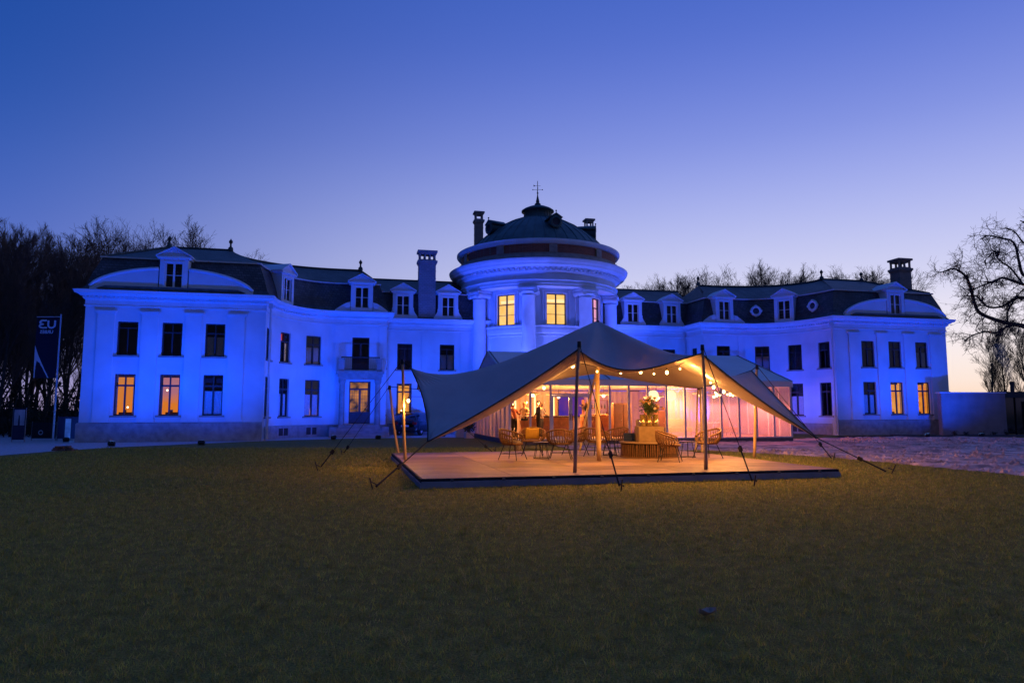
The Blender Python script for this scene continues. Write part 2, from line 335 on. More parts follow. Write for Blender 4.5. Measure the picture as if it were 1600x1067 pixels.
def brick_mat(name, c1, c2, mo, sx=.22, sy=.075):
    m = bpy.data.materials.new(name); m.use_nodes = True; t = m.node_tree; n = t.nodes; l = t.links; b = n['Principled BSDF']; b.inputs['Roughness'].default_value = .85
    tc_ = n.new('ShaderNodeTexCoord'); sp = n.new('ShaderNodeSeparateXYZ'); l.new(tc_.outputs['Object'], sp.inputs[0])
    ad = n.new('ShaderNodeMath'); ad.operation = 'ADD'; l.new(sp.outputs['Y'], ad.inputs[0]); l.new(sp.outputs['X'], ad.inputs[1])
    cb = n.new('ShaderNodeCombineXYZ'); l.new(ad.outputs[0], cb.inputs[0]); l.new(sp.outputs['Z'], cb.inputs[1])
    br = n.new('ShaderNodeTexBrick'); br.inputs['Scale'].default_value = 1; br.inputs['Brick Width'].default_value = sx; br.inputs['Row Height'].default_value = sy; br.inputs['Mortar Size'].default_value = .008
    br.inputs['Color1'].default_value = (*c1, 1); br.inputs['Color2'].default_value = (*c2, 1); br.inputs['Mortar'].default_value = (*mo, 1); l.new(cb.outputs[0], br.inputs['Vector']); l.new(br.outputs[0], b.inputs['Base Color'])
    return m
REDBR = brick_mat('red_brick', (.21, .06, .045), (.30, .09, .06), (.22, .19, .17)); CHBR = brick_mat('grey_brown_brick', (.22, .17, .15), (.30, .23, .20), (.2, .19, .18))
STONE = pm('weathered_stone', (.30, .28, .27), .85, .2, 3, .3, 15)
COPPER = pm('dark_copper', (.065, .115, .11), .5, .3, 1.2, .1, 10)
ROOMS = [em('lit_room_orange', (1.0, .27, .025), .68, (.85, .28, .07), 1.6, (.2, 1.8)), em('lit_room_pink', (1.0, .27, .03), .68, (.60, .22, .30), 1.2, (.7, 1.2)),
         em('lit_room_yellow', (1.0, .38, .05), .80, (.80, .22, .03), 2.6), em('lit_room_gold', (1.0, .44, .09), .80, (.85, .28, .05), 2.2)]
DOORROOM = em('lit_hall', (.95, .36, .09), .75, (.02, .02, .05), 1.3)
ROOMLOW = em('lit_room_low', (.9, .36, .20), .75, (.02, .02, .05), 3.0, (.35, .5)); ROOMRED = em('lit_room_red', (.9, .12, .08), .55, (.02, .02, .1), 1.2)

ch = thing('chateau', 'large white neoclassical chateau with domed rotunda and curved wings, floodlit blue', 'chateau', CC, TH)
Hc = 7.75; SH = -.2
half = [(26.5, 3.0), (26.5, -9.7), (17.7, -9.7)] + [(14.2 + 3.5 * math.cos(R(a)), -9.7 + 5.1 * math.sin(R(a))) for a in range(6, 91, 6)] + [(11.0, -4.6), (11.0, -2.0), (3.8, -2.0)]
def side(sg, pts):
    q = [(sg * U + SH, V) for U, V in pts]
    return q if sg < 0 else q[::-1]

def offset_path(path, off):
    out = []
    for i, p in enumerate(path):
        p = Vector(p)
        ds = []
        if i > 0: ds.append((p - Vector(path[i - 1])).normalized())
        if i < len(path) - 1: ds.append((Vector(path[i + 1]) - p).normalized())
        ns = [Vector((d.y, -d.x)) for d in ds]
        if len(ns) == 1: m = ns[0]
        else:
            m = ns[0] + ns[1]; m = m / max(m.dot(ns[0]), .3)
        out.append(p + m * off)
    return out
def sweep(mb, path, prof, m=0):
    rings = [offset_path(path, o) for o, z in prof]; n = len(path); base = len(mb.v)
    for r_, (o, z) in zip(rings, prof): mb.v.extend([(p.x, p.y, z) for p in r_])
    for i in range(len(prof) - 1):
        for k in range(n - 1):
            mb.f.append((base + i * n + k, base + i * n + k + 1, base + (i + 1) * n + k + 1, base + (i + 1) * n + k)); mb.m.append(m)

def wall(path, z0, z1, openings, name='wall', mat=STUC, depth=.24, parent=None):
    """wall along a polyline; openings = (s0, s1, za, zb) measured along the polyline; each opening gets real reveals"""
    cum = [0.0]
    for a, b in zip(path, path[1:]): cum.append(cum[-1] + (Vector(b) - Vector(a)).length)
    inner = offset_path(path, -depth)
    def at(s, pth=path):
        for i in range(len(path) - 1):
            if s <= cum[i + 1] + 1e-9:
                f = (s - cum[i]) / (cum[i + 1] - cum[i]); return Vector(pth[i]).lerp(Vector(pth[i + 1]), f)
        return Vector(pth[-1])
    S = sorted(set([round(x, 4) for x in cum] + [round(x, 4) for o in openings for x in o[:2]])); Z = sorted(set([z0, z1] + [x for o in openings for x in o[2:]]))
    mb = MB()
    for a, b in zip(S, S[1:]):
        if b - a < 1e-4: continue
        pa, pb = at(a), at(b)
        for c, d in zip(Z, Z[1:]):
            sm, zm = (a + b) / 2, (c + d) / 2
            if any(o[0] < sm < o[1] and o[2] < zm < o[3] for o in openings): continue
            mb.quad((pa.x, pa.y, c), (pb.x, pb.y, c), (pb.x, pb.y, d), (pa.x, pa.y, d))
    for s0, s1, c, d in openings:
        a, b = at(s0), at(s1); t = (b - a).normalized(); nn = Vector((t.y, -t.x)); ai, bi = a - nn * depth, b - nn * depth
        mb.quad((a.x, a.y, c), (ai.x, ai.y, c), (ai.x, ai.y, d), (a.x, a.y, d)); mb.quad((b.x, b.y, c), (bi.x, bi.y, c), (bi.x, bi.y, d), (b.x, b.y, d))
        mb.quad((a.x, a.y, c), (b.x, b.y, c), (bi.x, bi.y, c), (ai.x, ai.y, c)); mb.quad((a.x, a.y, d), (b.x, b.y, d), (bi.x, bi.y, d), (ai.x, ai.y, d))
    mb.build(name, mat, parent or ch); return at, cum

# --- windows: frame (the part) with pane, sill, room, curtain as its sub-parts; local x along wall, -y outward, origin at the sill centre
WM = {}
def win_meshes(w, h, style):
    key = (round(w, 2), round(h, 2), style)
    if key in WM: return WM[key]
    fr = MB(); t = .065; y0, y1 = .10, .17; x = w / 2
    fr.box(-x, y0, 0, -x + t, y1, h); fr.box(x - t, y0, 0, x, y1, h); fr.box(-x + t, y0, 0, x - t, y1, t); fr.box(-x + t, y0, h - t, x - t, y1, h)
    if style == 'low':
        zt = h * .70; fr.box(-x + t, y0 - .01, zt, x - t, y1 - .01, zt + .10); fr.box(-.04, y0 - .015, t, .04, y1 - .005, zt); fr.box(-.035, y0 - .005, zt + .10, .035, y1, h - t)
    elif style == 'up':
        zt = h * .68; fr.box(-x + t, y0 - .01, zt, x - t, y1 - .01, zt + .07); fr.box(-.035, y0 - .015, t, .035, y1 - .005, zt)
        fr.box(-.02, y0, zt + .07, .02, y1, h - t)
    elif style == 'bare':
        fr.box(-x + t, y0 - .005, h * .80, x - t, y1 - .005, h * .80 + .05); fr.box(-.025, y0 - .005, t, .025, y1 - .005, h * .80)
    elif style == 'rot':
        zt = h * .66; fr.box(-x + t, y0 - .01, zt, x - t, y1 - .01, zt + .06); fr.box(-.05, y0 - .015, t, .05, y1 - .005, zt); fr.box(-.045, y0, zt + .06, .045, y1, h - t)
        fr.box(-x + t, y0 + .01, zt * .5, -.05, y1 - .01, zt * .5 + .028); fr.box(.05, y0 + .01, zt * .5, x - t, y1 - .01, zt * .5 + .028)
    elif style == 'door':
        fr.box(-x + t, y0 - .01, h * .80, x - t, y1, h * .80 + .10); fr.box(-.06, y0 - .02, t, .06, y1, h * .80)
        fr.box(-x + t, y0, t, -.06, y1 - .01, h * .28); fr.box(.06, y0, t, x - t, y1 - .01, h * .28)
        for s_ in (-1, 1):
            xa, xb = sorted((s_ * .06, s_ * (x - t)))
            for k in range(1, 4): fr.box(xa + (xb - xa) * k / 4 - .006, y0 + .03, h * .28, xa + (xb - xa) * k / 4 + .006, y0 + .045, h * .80)
            for k in range(1, 7): fr.box(xa, y0 + .032, h * (.28 + .52 * k / 7) - .006, xb, y0 + .043, h * (.28 + .52 * k / 7) + .006)
    elif style == 'french':
        fr.box(-x + t, y0 - .01, h * .80, x - t, y1, h * .80 + .06); fr.box(-.05, y0 - .02, t, .05, y1, h * .80); fr.box(-x + t, y0, t, x - t, y1 - .01, h * .2)
    pn = MB().quad((-x + .02, .135, .02), (x - .02, .135, .02), (x - .02, .135, h - .02), (-x + .02, .135, h - .02))
    rm = MB(); X = x + .35; D = .235; E = 1.1
    rm.quad((-X, E, -.2), (X, E, -.2), (X, E, h + .3), (-X, E, h + .3)); rm.quad((-X, D, -.2), (-X, E, -.2), (-X, E, h + .3), (-X, D, h + .3)); rm.quad((X, D, -.2), (X, E, -.2), (X, E, h + .3), (X, D, h + .3))
    rm.quad((-X, D, h + .3), (X, D, h + .3), (X, E, h + .3), (-X, E, h + .3)); rm.quad((-X, D, -.2), (X, D, -.2), (X, E, -.2), (-X, E, -.2))
    si = MB().box(-x - .12, -.10, -.09, x + .12, .10, -.003)
    cu = MB()
    for s_ in (-1, 1):
        n = 14; xa, xb = s_ * .05, s_ * (x - .05)
        pts = [(xa + (xb - xa) * k / n, .20 + .012 * math.sin(k * 2.4)) for k in range(n + 1)]
        for (ax, ay), (bx, by) in zip(pts, pts[1:]): cu.quad((ax, ay, .07), (bx, by, .07), (bx, by, h * .60), (ax, ay, h * .60))
    WM[key] = (fr, pn, rm, si, cu); 
    WM[key] = tuple(q.mesh(nm, DARKW) for q, nm in zip(WM[key], ('window', 'pane', 'room', 'sill', 'curtain')))
    WM[key][1].materials[0] = GLASS; WM[key][3].materials[0] = STONE; WM[key][4].materials[0] = CURT
    return WM[key]
def set_mat(o, m):
    o.material_slots[0].link = 'OBJECT'; o.material_slots[0].material = m
def window(p, nrm, z, w, h, style, room=DROOM, curtain=False, sill=True, name='window', parent=None):
    fr, pn, rm, si, cu = win_meshes(w, h, style); rz = math.atan2(nrm[0], -nrm[1])
    o = link(name, fr, parent or ch, (p[0], p[1], z), rz); link('pane', pn, o); r_ = link('room', rm, o); set_mat(r_, room)
    if sill: link('sill', si, o)
    if curtain: link('curtain', cu, o)
    if room in ROOMS:                                            # things inside a lit room: drapes, a table, a small lamp
        rr = random.Random(int(p[0] * 37)); x = w / 2
        for s_ in (-1, 1):
            wd = rr.uniform(.06, .16); pts = [(s_ * (x - wd * k / 5), .27 + .02 * math.sin(k * 2.2)) for k in range(6)]; mb = MB()
            for (ax, ay), (bx, by) in zip(pts, pts[1:]): mb.quad((ax, ay, .03), (bx, by, .03), (bx, by, h - .03), (ax, ay, h - .03))
            mb.build('drape', pm('cream_drape', (.5, .36, .22), .9, .15, 9), o)
        mb = MB(); tx = rr.uniform(-.2, .2); mb.box(tx - .32, .6, .0, tx + .32, .85, .17); mb.box(tx - .1, .62, .17, tx + .02, .7, .30); mb.box(-x, .5, h * .93, x, .54, h); mb.build('furniture', pm('dark_furniture_wood', (.06, .035, .02), .6), o)
        MB().ball((rr.uniform(-.3, .3), .55, h * rr.choice((.12, .62, .2))), .055, 10, 8).build('lamp_glow', em('lamp_white', (1, .85, .6), 2.2), o, True)
    return o

def facade(sg, pts, z0, z1, wins, extra=None):
    """pts: half-plan polyline; wins: (s from its first point, z, w, h, style, room, curtain)"""
    path = [(sg * U + SH, V) for U, V in pts]
    tot = sum((Vector(b) - Vector(a)).length for a, b in zip(path, path[1:]))
    if sg > 0: path = path[::-1]; wins = [(tot - w[0], *w[1:]) for w in wins]
    at, cum = wall(path, z0, z1, [(w[0] - w[2] / 2, w[0] + w[2] / 2, w[1], w[1] + w[3]) for w in wins])
    for s, z, w, h, style, room, curt in wins:
        a, b = at(s - w / 2), at(s + w / 2); t = (b - a).normalized(); window((a + b) / 2, (t.y, -t.x), z, w, h, style, room or DROOM, curt, name='door' if style in ('door', 'french') else 'window', sill=style not in ('door', 'french'))

LO, LOH, UP, UPH = 1.35, 2.13, 4.45, 1.75
PW = (24.47, 22.34, 20.23)
for sg in (-1, 1):
    roomsL = {0: ROOMS[0], 1: ROOMS[1], 2: None} if sg < 0 else {0: ROOMS[2], 1: ROOMS[3], 2: None}
    wins = []
    for k, U in enumerate(PW):
        wins.append((26.5 - U, LO, .98, LOH, 'low', roomsL[k], k == 2)); wins.append((26.5 - U, UP, .98, UPH, 'bare' if k == 0 else 'up', None, (k == 2 and sg < 0) or (k == 0 and sg > 0)))
    facade(sg, [(26.5, -9.7), (17.7, -9.7)], 0, 7.0, wins)
    facade(sg, [(26.5, 3.0), (26.5, -9.7)], 0, 7.0, [])
    curve = [(17.7, -9.7)] + [(14.2 + 3.5 * math.cos(R(a)), -9.7 + 5.1 * math.sin(R(a))) for a in range(4, 91, 4)] + [(14.2, -4.6)]
    def arc_s(a):
        P0 = None; s = 0
        for k in range(0, int(a * 10) + 1):
            q = Vector((14.2 + 3.5 * math.cos(R(k / 10)), -9.7 + 5.1 * math.sin(R(k / 10))))
            if P0 is not None: s += (q - P0).length
            P0 = q
        return s
    wins = []
    for k, a in enumerate((11, 38, 69)):
        wins.append((arc_s(a), 1.25, .98, 2.2, 'low', (ROOMLOW if (k == 2 and sg < 0) else None), k > 0)); wins.append((arc_s(a), UP - .05, .98, UPH, 'up', None, k == 2))
    facade(sg, curve, 0, 7.0, wins)
    facade(sg, [(14.2, -4.6), (11.0, -4.6)], 0, 7.0, [(1.6, .78, 1.30, 2.62, 'door', DOORROOM if sg < 0 else None, False), (1.6, 4.12, 1.05, 2.05, 'french', None, False)])
    facade(sg, [(11.0, -4.6), (11.0, -2.0)], 0, 7.0, [(1.3, LO, .8, 2.05, 'low', None, False), (1.3, 4.33, .8, 1.75, 'up', None, False)])
    facade(sg, [(11.0, -2.0), (3.8, -2.0)], 0, 7.0, [(1.33, LO, 1.0, 2.05, 'low', ROOMS[3] if sg < 0 else None, False), (1.33, 4.33, 1.0, 1.75, 'bare', None, False), (4.2, LO, 1.0, 2.05, 'low', None, True), (4.2, 4.33, 1.0, 1.75, 'bare', None, True)])
    path = side(sg, half)
    # plinth, string course and main cornice
    mb = MB(); sweep(mb, side(sg, half[:3]), [(.10, 0), (.10, .92), (.07, .98), (.003, 1.0)]); mb.build('plinth', PLIN, ch)
    mb = MB(); cpts = [(14.2 + 3.5 * math.cos(R(a)), -9.7 + 5.1 * math.sin(R(a))) for a in range(6, 91, 6)]
    sweep(mb, side(sg, cpts + [(11.0, -4.6), (11.0, -2.0), (3.8, -2.0)]), [(.05, 0), (.05, .70), (.003, .74)]); mb.build('plinth', PLIN, ch)
    mb = MB(); sweep(mb, path, [(.003, 6.93), (.06, 6.95), (.06, 7.02), (.025, 7.04), (.025, 7.28), (.07, 7.31), (.10, 7.36), (.10, 7.44), (.24, 7.50), (.30, 7.56), (.42, 7.60), (.45, 7.70), (.48, 7.75), (.30, 7.80), (-.05, 7.83)]); mb.build('cornice', TRIM, ch)
    # dentils
    mb = MB(); off = offset_path(path, .10); acc = 0.0
    for a, b in zip(off[1:], off[2:]):
        d = (b - a); Ln = d.length; t = d / Ln; nn = Vector((t.y, -t.x)); s = -acc
        while s < Ln - .1:
            if s >= 0:
                q = a + t * s; c1 = q; c2 = q + t * .10; o1 = c1 + nn * .09; o2 = c2 + nn * .09
                mb.add([(c1.x, c1.y, 7.36), (c2.x, c2.y, 7.36), (o2.x, o2.y, 7.36), (o1.x, o1.y, 7.36), (c1.x, c1.y, 7.45), (c2.x, c2.y, 7.45), (o2.x, o2.y, 7.45), (o1.x, o1.y, 7.45)], [(0, 1, 2, 3), (3, 2, 6, 7), (0, 3, 7, 4), (1, 2, 6, 5)])
            s += .20
        acc = (s - Ln) if s > Ln else 0
    tag(mb.build('dentil_course', TRIM, ch), kind='stuff')
    # mansard: steep slate face, flared foot
    mb = MB(); sweep(mb, path, [(.20, 7.81), (.02, 8.05), (-.16, 8.7), (-.50, 9.62)]); mb.build('mansard_roof', SLATE, ch)
    mb = MB(); sweep(mb, path, [(-.46, 9.60), (-.40, 9.60), (-.40, 9.68), (-.56, 9.70)]); mb.build('roof_edge_trim', ZINC, ch)
    X = lambda U, V, z: (sg * U + SH, V, z)
    zb, zr = 9.685, 11.12
    mb = MB()
    mb.quad(X(25.95, -9.15, zb), X(18.25, -9.15, zb), X(20.4, -5.2, zr + .06), X(23.8, -5.2, zr + .06)); mb.quad(X(25.95, -9.15, zb), X(23.8, -5.2, zr + .06), X(23.8, 1, zr + .06), X(25.95, 3, zb))
    mb.quad(X(23.8, -5.2, zr + .06), X(20.4, -5.2, zr + .06), X(20.4, 1, zr + .06), X(23.8, 1, zr + .06))
    br = [(18.25, -9.15)] + [(14.2 + 4.05 * math.cos(R(a)), -9.7 + 5.65 * math.sin(R(a))) for a in range(12, 91, 6)]
    rd = [(20.4, -5.2)] + [(14.2 + 6.2 * math.cos(R(a)), -5.2 + 4.2 * math.sin(R(a))) for a in range(12, 91, 6)]
    br.append((11.5, -4.05)); rd.append((12.7, -1.0))
    for k in range(len(br) - 1):
        mb.quad(X(*br[k], zb), X(*br[k + 1], zb), X(*rd[k + 1], zr), X(*rd[k], zr)); 
        bk = lambda q: (14.2 + (q[0] - 14.2) * 1.6, q[1] + 4.5); mb.quad(X(*rd[k], zr), X(*rd[k + 1], zr), X(*bk(rd[k + 1]), zb), X(*bk(rd[k]), zb))
    mb.add([X(11.5, -4.05, zb), X(11.5, 2.2, zb), X(12.7, -1.0, zr)], [(0, 1, 2)])
    mb.quad(X(11.6, -1.45, zb), X(3.8, -1.45, zb), X(3.8, 1.9, zr), X(12.4, 1.9, zr)); mb.quad(X(3.8, 1.9, zr), X(12.4, 1.9, zr), X(12.4, 5.5, zb), X(3.8, 5.5, zb))
    mb.build('upper_roof', TILE, ch)
    # ridge caps and finials
    mb = MB(); mb.tube([X(25.95, -9.15, zb + .03), X(23.8, -5.2, zr + .1), X(20.4, -5.2, zr + .1)] + [X(*q, zr + .05) for q in rd[1:]] + [X(12.0, -3.0, zb + .6)], .06, 6); mb.tube([X(12.4, 1.9, zr + .03), X(3.8, 1.9, zr + .03)], .06, 6); mb.build('ridge_cap', LEAD, ch)
    for q in ((20.4, -5.2), (12.7, -1.0), (23.8, -5.2)):
        MB().lathe([(.16, 0), (.14, .18), (.06, .26), (.05, .42), (.11, .50), (.11, .60), (.03, .70), (0, .78)], 8).build('roof_finial', LEAD, ch, True, X(*q, zr + .05))
    # pilasters on the pavilion front
    for U in (25.5, 23.42, 21.30, 19.15):
        mb = MB(); x = sg * U + SH
        mb.box(x - .40, -9.78, 1.0, x + .40, -9.701, 6.58); mb.box(x - .44, -9.82, 1.0, x + .44, -9.701, 1.16); mb.box(x - .43, -9.81, 6.58, x + .43, -9.701, 6.66); mb.box(x - .50, -9.86, 6.66, x + .50, -9.701, 6.74)
        mb.build('pilaster', STUC, ch)
    # pilasters framing the bay
    for U in (13.95, 11.25):
        mb = MB(); x = sg * U + SH; mb.box(x - .2, -4.66, .72, x + .2, -4.601, 6.92); mb.build('pilaster', STUC, ch)
    for U in (8.23, 5.6):
        mb = MB(); x = sg * U + SH; mb.box(x - .3, -2.05, .74, x + .3, -2.001, 6.92); mb.build('pilaster', STUC, ch)
    # segmental pediment halves left and right of the dormer
    cU, hw = 22.34, 3.95
    for s2 in (-1, 1):
        poly = []; rim = []
        for k in range(15):
            f = k / 14; x = s2 * (.74 + (hw - .74) * f); z = 7.80 + 1.22 * math.cos(math.asin(min(1, abs(x) / hw * .985))) ** 1.15
            poly.append((sg * cU + SH + x, z)); rim.append((sg * cU + SH + x, -9.99, z))
        poly += [(poly[-1][0], 7.79), (poly[0][0], 7.79)]
        MB().prism(poly, -9.98, -9.5).build('pediment', STUC, ch)
        mb = MB(); mb.tube(rim, .085, 6); mb.build('pediment_moulding', TRIM, ch, True)
    mb = MB().prism([(sg * cU + SH - 3.6, 7.84), (sg * cU + SH + 3.6, 7.84), (sg * cU + SH + 3.2, 8.0), (sg * cU + SH - 3.2, 8.0)], -10.10, -9.985); mb.build('flashing', LEAD, ch)
    # downpipes
    for (U, V) in ((17.45, -9.82), (10.85, -2.12)):
        mb = MB(); x = sg * U + SH; mb.tube([(x, V, .15), (x, V, 7.15)], .055, 8); mb.box(x - .1, V - .08, 7.1, x + .1, V + .08, 7.35); mb.tube([(x, V, .1), (x, V, 1.3)], .075, 8)
        mb.build('downpipe', ZINC, ch)
    # cellar windows in the curved plinth
    for a in (38, 69):
        U, V = 14.2 + 3.5 * math.cos(R(a)), -9.7 + 5.1 * math.sin(R(a)); tn = Vector((-3.5 * math.sin(R(a)) * sg, 5.1 * math.cos(R(a)))).normalized(); nn = Vector((-sg * math.cos(R(a)) * 5.1, -math.sin(R(a)) * 3.5)).normalized()
        mb = MB(); mb.box(-.55, -.075, 0, -.05, .02, .42); mb.box(.05, -.075, 0, .55, .02, .42)
        mb.build('cellar_window', DARKW, ch, loc=(sg * U + SH, V, .16), rz=math.atan2(nn.x, -nn.y))

# glowing patch for red lamplight and patterned curtain, upper left-wing window
a = 38; U, V = 14.2 + 3.5 * math.cos(R(a)), -9.7 + 5.1 * math.sin(R(a)); nn = Vector((math.cos(R(a)) * 5.1, -math.sin(R(a)) * 3.5)).normalized(); rz_ = math.atan2(nn.x, -nn.y)
o_ = MB().box(-.42, .19, 1.22, -.06, .2, 1.68).build('red_patch', em('red_lamp_patch', (.75, .08, .07), .6), ch, False, (-U + SH, V, UP - .05), rz_)  # panel glows by itself to give red lamplight in the pane
o_ = MB().box(.07, .19, .1, .38, .2, 1.15).build('patterned_curtain', em('lit_pattern', (.55, .42, .5), .55, (.02, .02, .05), 14), ch, False, (-U + SH, V, UP - .05), rz_)

# --- dormers
def dormer_mesh(w=1.36, h=1.72, consoles=True):
    d = MB(); x = w / 2; ow = .42; zs = .18; zh = zs + 1.34
    d.box(-x, 0, 0, -ow, .22, h); d.box(ow, 0, 0, x, .22, h); d.box(-ow, 0, 0, ow, .22, zs); d.box(-ow, 0, zh, ow, .22, h)
    d.box(-ow - .09, -.03, zs, -ow - .001, -.001, zh); d.box(ow + .001, -.03, zs, ow + .09, -.001, zh); d.box(-ow - .09, -.03, zh, ow + .09, -.001, zh + .08)
    d.box(-x, .22, 0, -x + .12, 1.3, h); d.box(x - .12, .22, 0, x, 1.3, h)
    d.box(-x - .12, -.12, h, x + .12, 1.5, h + .10)
    d.prism([(-x - .16, h + .10), (x + .16, h + .10), (0, h + .56)], -.02, 1.6)
    d.prism([(-x - .20, h + .10), (-x - .20, h + .16), (0, h + .66), (x + .20, h + .16), (x + .20, h + .10), (0, h + .58)], -.14, 1.6)
    if consoles:
        for s in (-1, 1):
            pts = [(s * x, .0), (s * (x + .30), .0), (s * (x + .30), .10), (s * (x + .22), .22), (s * (x + .12), .36), (s * (x + .05), .50), (s * (x + .05), .66), (s * x, .72)]
            d.prism(pts if s > 0 else pts[::-1], .02, .2)
    return d.mesh('dormer', TRIM)
DM = {True: dormer_mesh(), False: dormer_mesh(consoles=False)}
mul = MB(); mul.box(-.05, .08, .18, .05, .15, 1.52); mul.box(-.42, .09, .84, .42, .14, .87); mul.box(-.42, .09, .18, -.37, .15, 1.52); mul.box(.37, .09, .18, .42, .15, 1.52); mul.box(-.37, .09, .18, .37, .15, .23); mul.box(-.37, .09, 1.47, .37, .15, 1.52)
MUL = mul.mesh('window_frame', WHITEW); PAN = MB().quad((-.42, .12, .18), (.42, .12, .18), (.42, .12, 1.52), (-.42, .12, 1.52)).mesh('pane', GLASS)
rmb = MB(); rmb.quad((-.55, .9, .1), (.55, .9, .1), (.55, .9, 1.7), (-.55, .9, 1.7)); rmb.quad((-.55, .23, .1), (-.55, .9, .1), (-.55, .9, 1.7), (-.55, .23, 1.7)); rmb.quad((.55, .23, .1), (.55, .9, .1), (.55, .9, 1.7), (.55, .23, 1.7)); rmb.quad((-.55, .23, 1.7), (.55, .23, 1.7), (.55, .9, 1.7), (-.55, .9, 1.7))
RMM = rmb.mesh('room', DROOM)
def dormer(u, v, z, rz=0.0, con=True):
    o = link('dormer', DM[con], ch, (u, v, z), rz); link('window_frame', MUL, o); link('pane', PAN, o); link('room', RMM, o); return o
for sg in (-1, 1):
    dormer(sg * 22.34 + SH, -10.0, 7.83, 0, False)
    dormer(sg * 9.85 + SH, -2.25, 7.82); dormer(sg * 6.78 + SH, -2.25, 7.82)
    dormer(sg * 12.6 + SH, -4.92, 7.82, 0, False)
    for s2 in (-1, 1):                                           # scrolled pediment beside the bay dormer
        mb = MB()
        poly = [(s2 * .70, 7.81), (s2 * 1.62, 7.81), (s2 * 1.62, 7.86), (s2 * 1.35, 8.06), (s2 * 1.1, 8.22), (s2 * .9, 8.33), (s2 * .70, 8.38)]
        mb.prism([(p[0] + sg * 12.6 + SH, p[1]) for p in poly], -4.86, -4.4); mb.lathe([(.02, 0), (.17, 0), (.17, .12), (.02, .12)], 12)
        o = len(mb.v) - 48
        for i in range(o, len(mb.v)):
            vx, vy, vz = mb.v[i]; mb.v[i] = (vx + s2 * .88 + sg * 12.6 + SH, -4.84 - vz, 8.14 + vy)
        mb.build('pediment', TRIM, ch)
    # dormer on the curved wing
    a = 46 if sg > 0 else 34
    U, V = 14.2 + 3.22 * math.cos(R(a)), -9.7 + 4.82 * math.sin(R(a)); nn = Vector((-sg * math.cos(R(a)) * 5.1, -math.sin(R(a)) * 3.5)).normalized()
    dormer(sg * U + SH, V, 7.80, math.atan2(nn.x, -nn.y), False)
for a in (20, 74):                                               # bull's-eye windows on the right wing mansard
    U, V = 14.2 + 3.55 * math.cos(R(a)), -9.7 + 5.14 * math.sin(R(a)); nn = Vector((-math.cos(R(a)) * 5.1, -math.sin(R(a)) * 3.5)).normalized()
    mb = MB(); mb.lathe([(.22, 0), (.22, .10), (.30, .13), (.38, .10), (.40, 0)], 20); 
    for k in range(4):
        t = k * math.pi / 2; mb.box(.36 * math.cos(t) - .07, .36 * math.sin(t) - .07, -.02, .36 * math.cos(t) + .07, .36 * math.sin(t) + .07, .12)
    mb.xf(Matrix.Rotation(math.pi / 2, 4, 'X')); o = mb.build('bulls_eye', TRIM, ch, True, (U + SH, V, 8.72), math.atan2(nn.x, -nn.y))
    dk = MB().lathe([(0, .05), (.23, .05)], 20); dk.xf(Matrix.Rotation(math.pi / 2, 4, 'X')); dk.build('pane', DROOM, o)

# --- entrance portals with balconies and steps
for sg in (-1, 1):
    x = sg * 12.6 + SH
    mb = MB(); mb.box(x - 1.45, -5.55, 3.86, x + 1.45, -4.601, 4.02); mb.box(x - 1.36, -5.45, 3.68, x + 1.36, -4.601, 3.86); mb.box(x - 1.30, -5.35, 3.52, x + 1.30, -4.601, 3.68); mb.build('balcony_slab', STONE, ch)
    for s2 in (-1, 1):
        q = x + s2 * 1.08
        mb = MB(); mb.box(q - .24, -5.34, .36, q + .24, -4.86, .62); mb.lathe([(.20, .62), (.17, .70), (.17, .8), (.155, 3.2), (.17, 3.22), (.22, 3.36), (.22, 3.52)], 14, (q, -5.10, 0)); mb.build('portal_column', STONE, ch, False)
        mb = MB(); mb.box(q + s2 * .06 - .16, -5.48, 4.02, q + s2 * .06 + .16, -5.16, 4.72); mb.box(q + s2 * .06 - .19, -5.51, 4.72, q + s2 * .06 + .19, -5.13, 4.79); mb.build('balcony_pier', STONE, ch)
    mb = MB(); mb.tube([(x - 1.14, -5.4, 4.86), (x + 1.14, -5.4, 4.86)], .025, 6); mb.tube([(x - 1.14, -5.4, 4.14), (x + 1.14, -5.4, 4.14)], .018, 6)
    for s2 in (-1, 1): mb.tube([(x + s2 * 1.14, -5.4, 4.86), (x + s2 * 1.14, -4.6, 4.86)], .025, 6)
    for k in range(17): mb.tube([(x - 1.0 + k * .125, -5.4, 4.14), (x - 1.0 + k * .125, -5.4, 4.86)], .009, 4)
    mb.build('railing', DARKW, ch)
    for k in range(4): MB().bbox(x - 1.75 + k * .17, -6.4 + k * .32, k * .18 + .002, x + 1.75 - k * .17, -4.655, (k + 1) * .18, .015).build('step', STONE, ch)
    for s2 in (-1, 1): MB().bbox(x + s2 * 1.55 - .22, -6.0, .001, x + s2 * 1.55 + .22, -4.65, .60, .02).build('step_wall', STONE, ch)

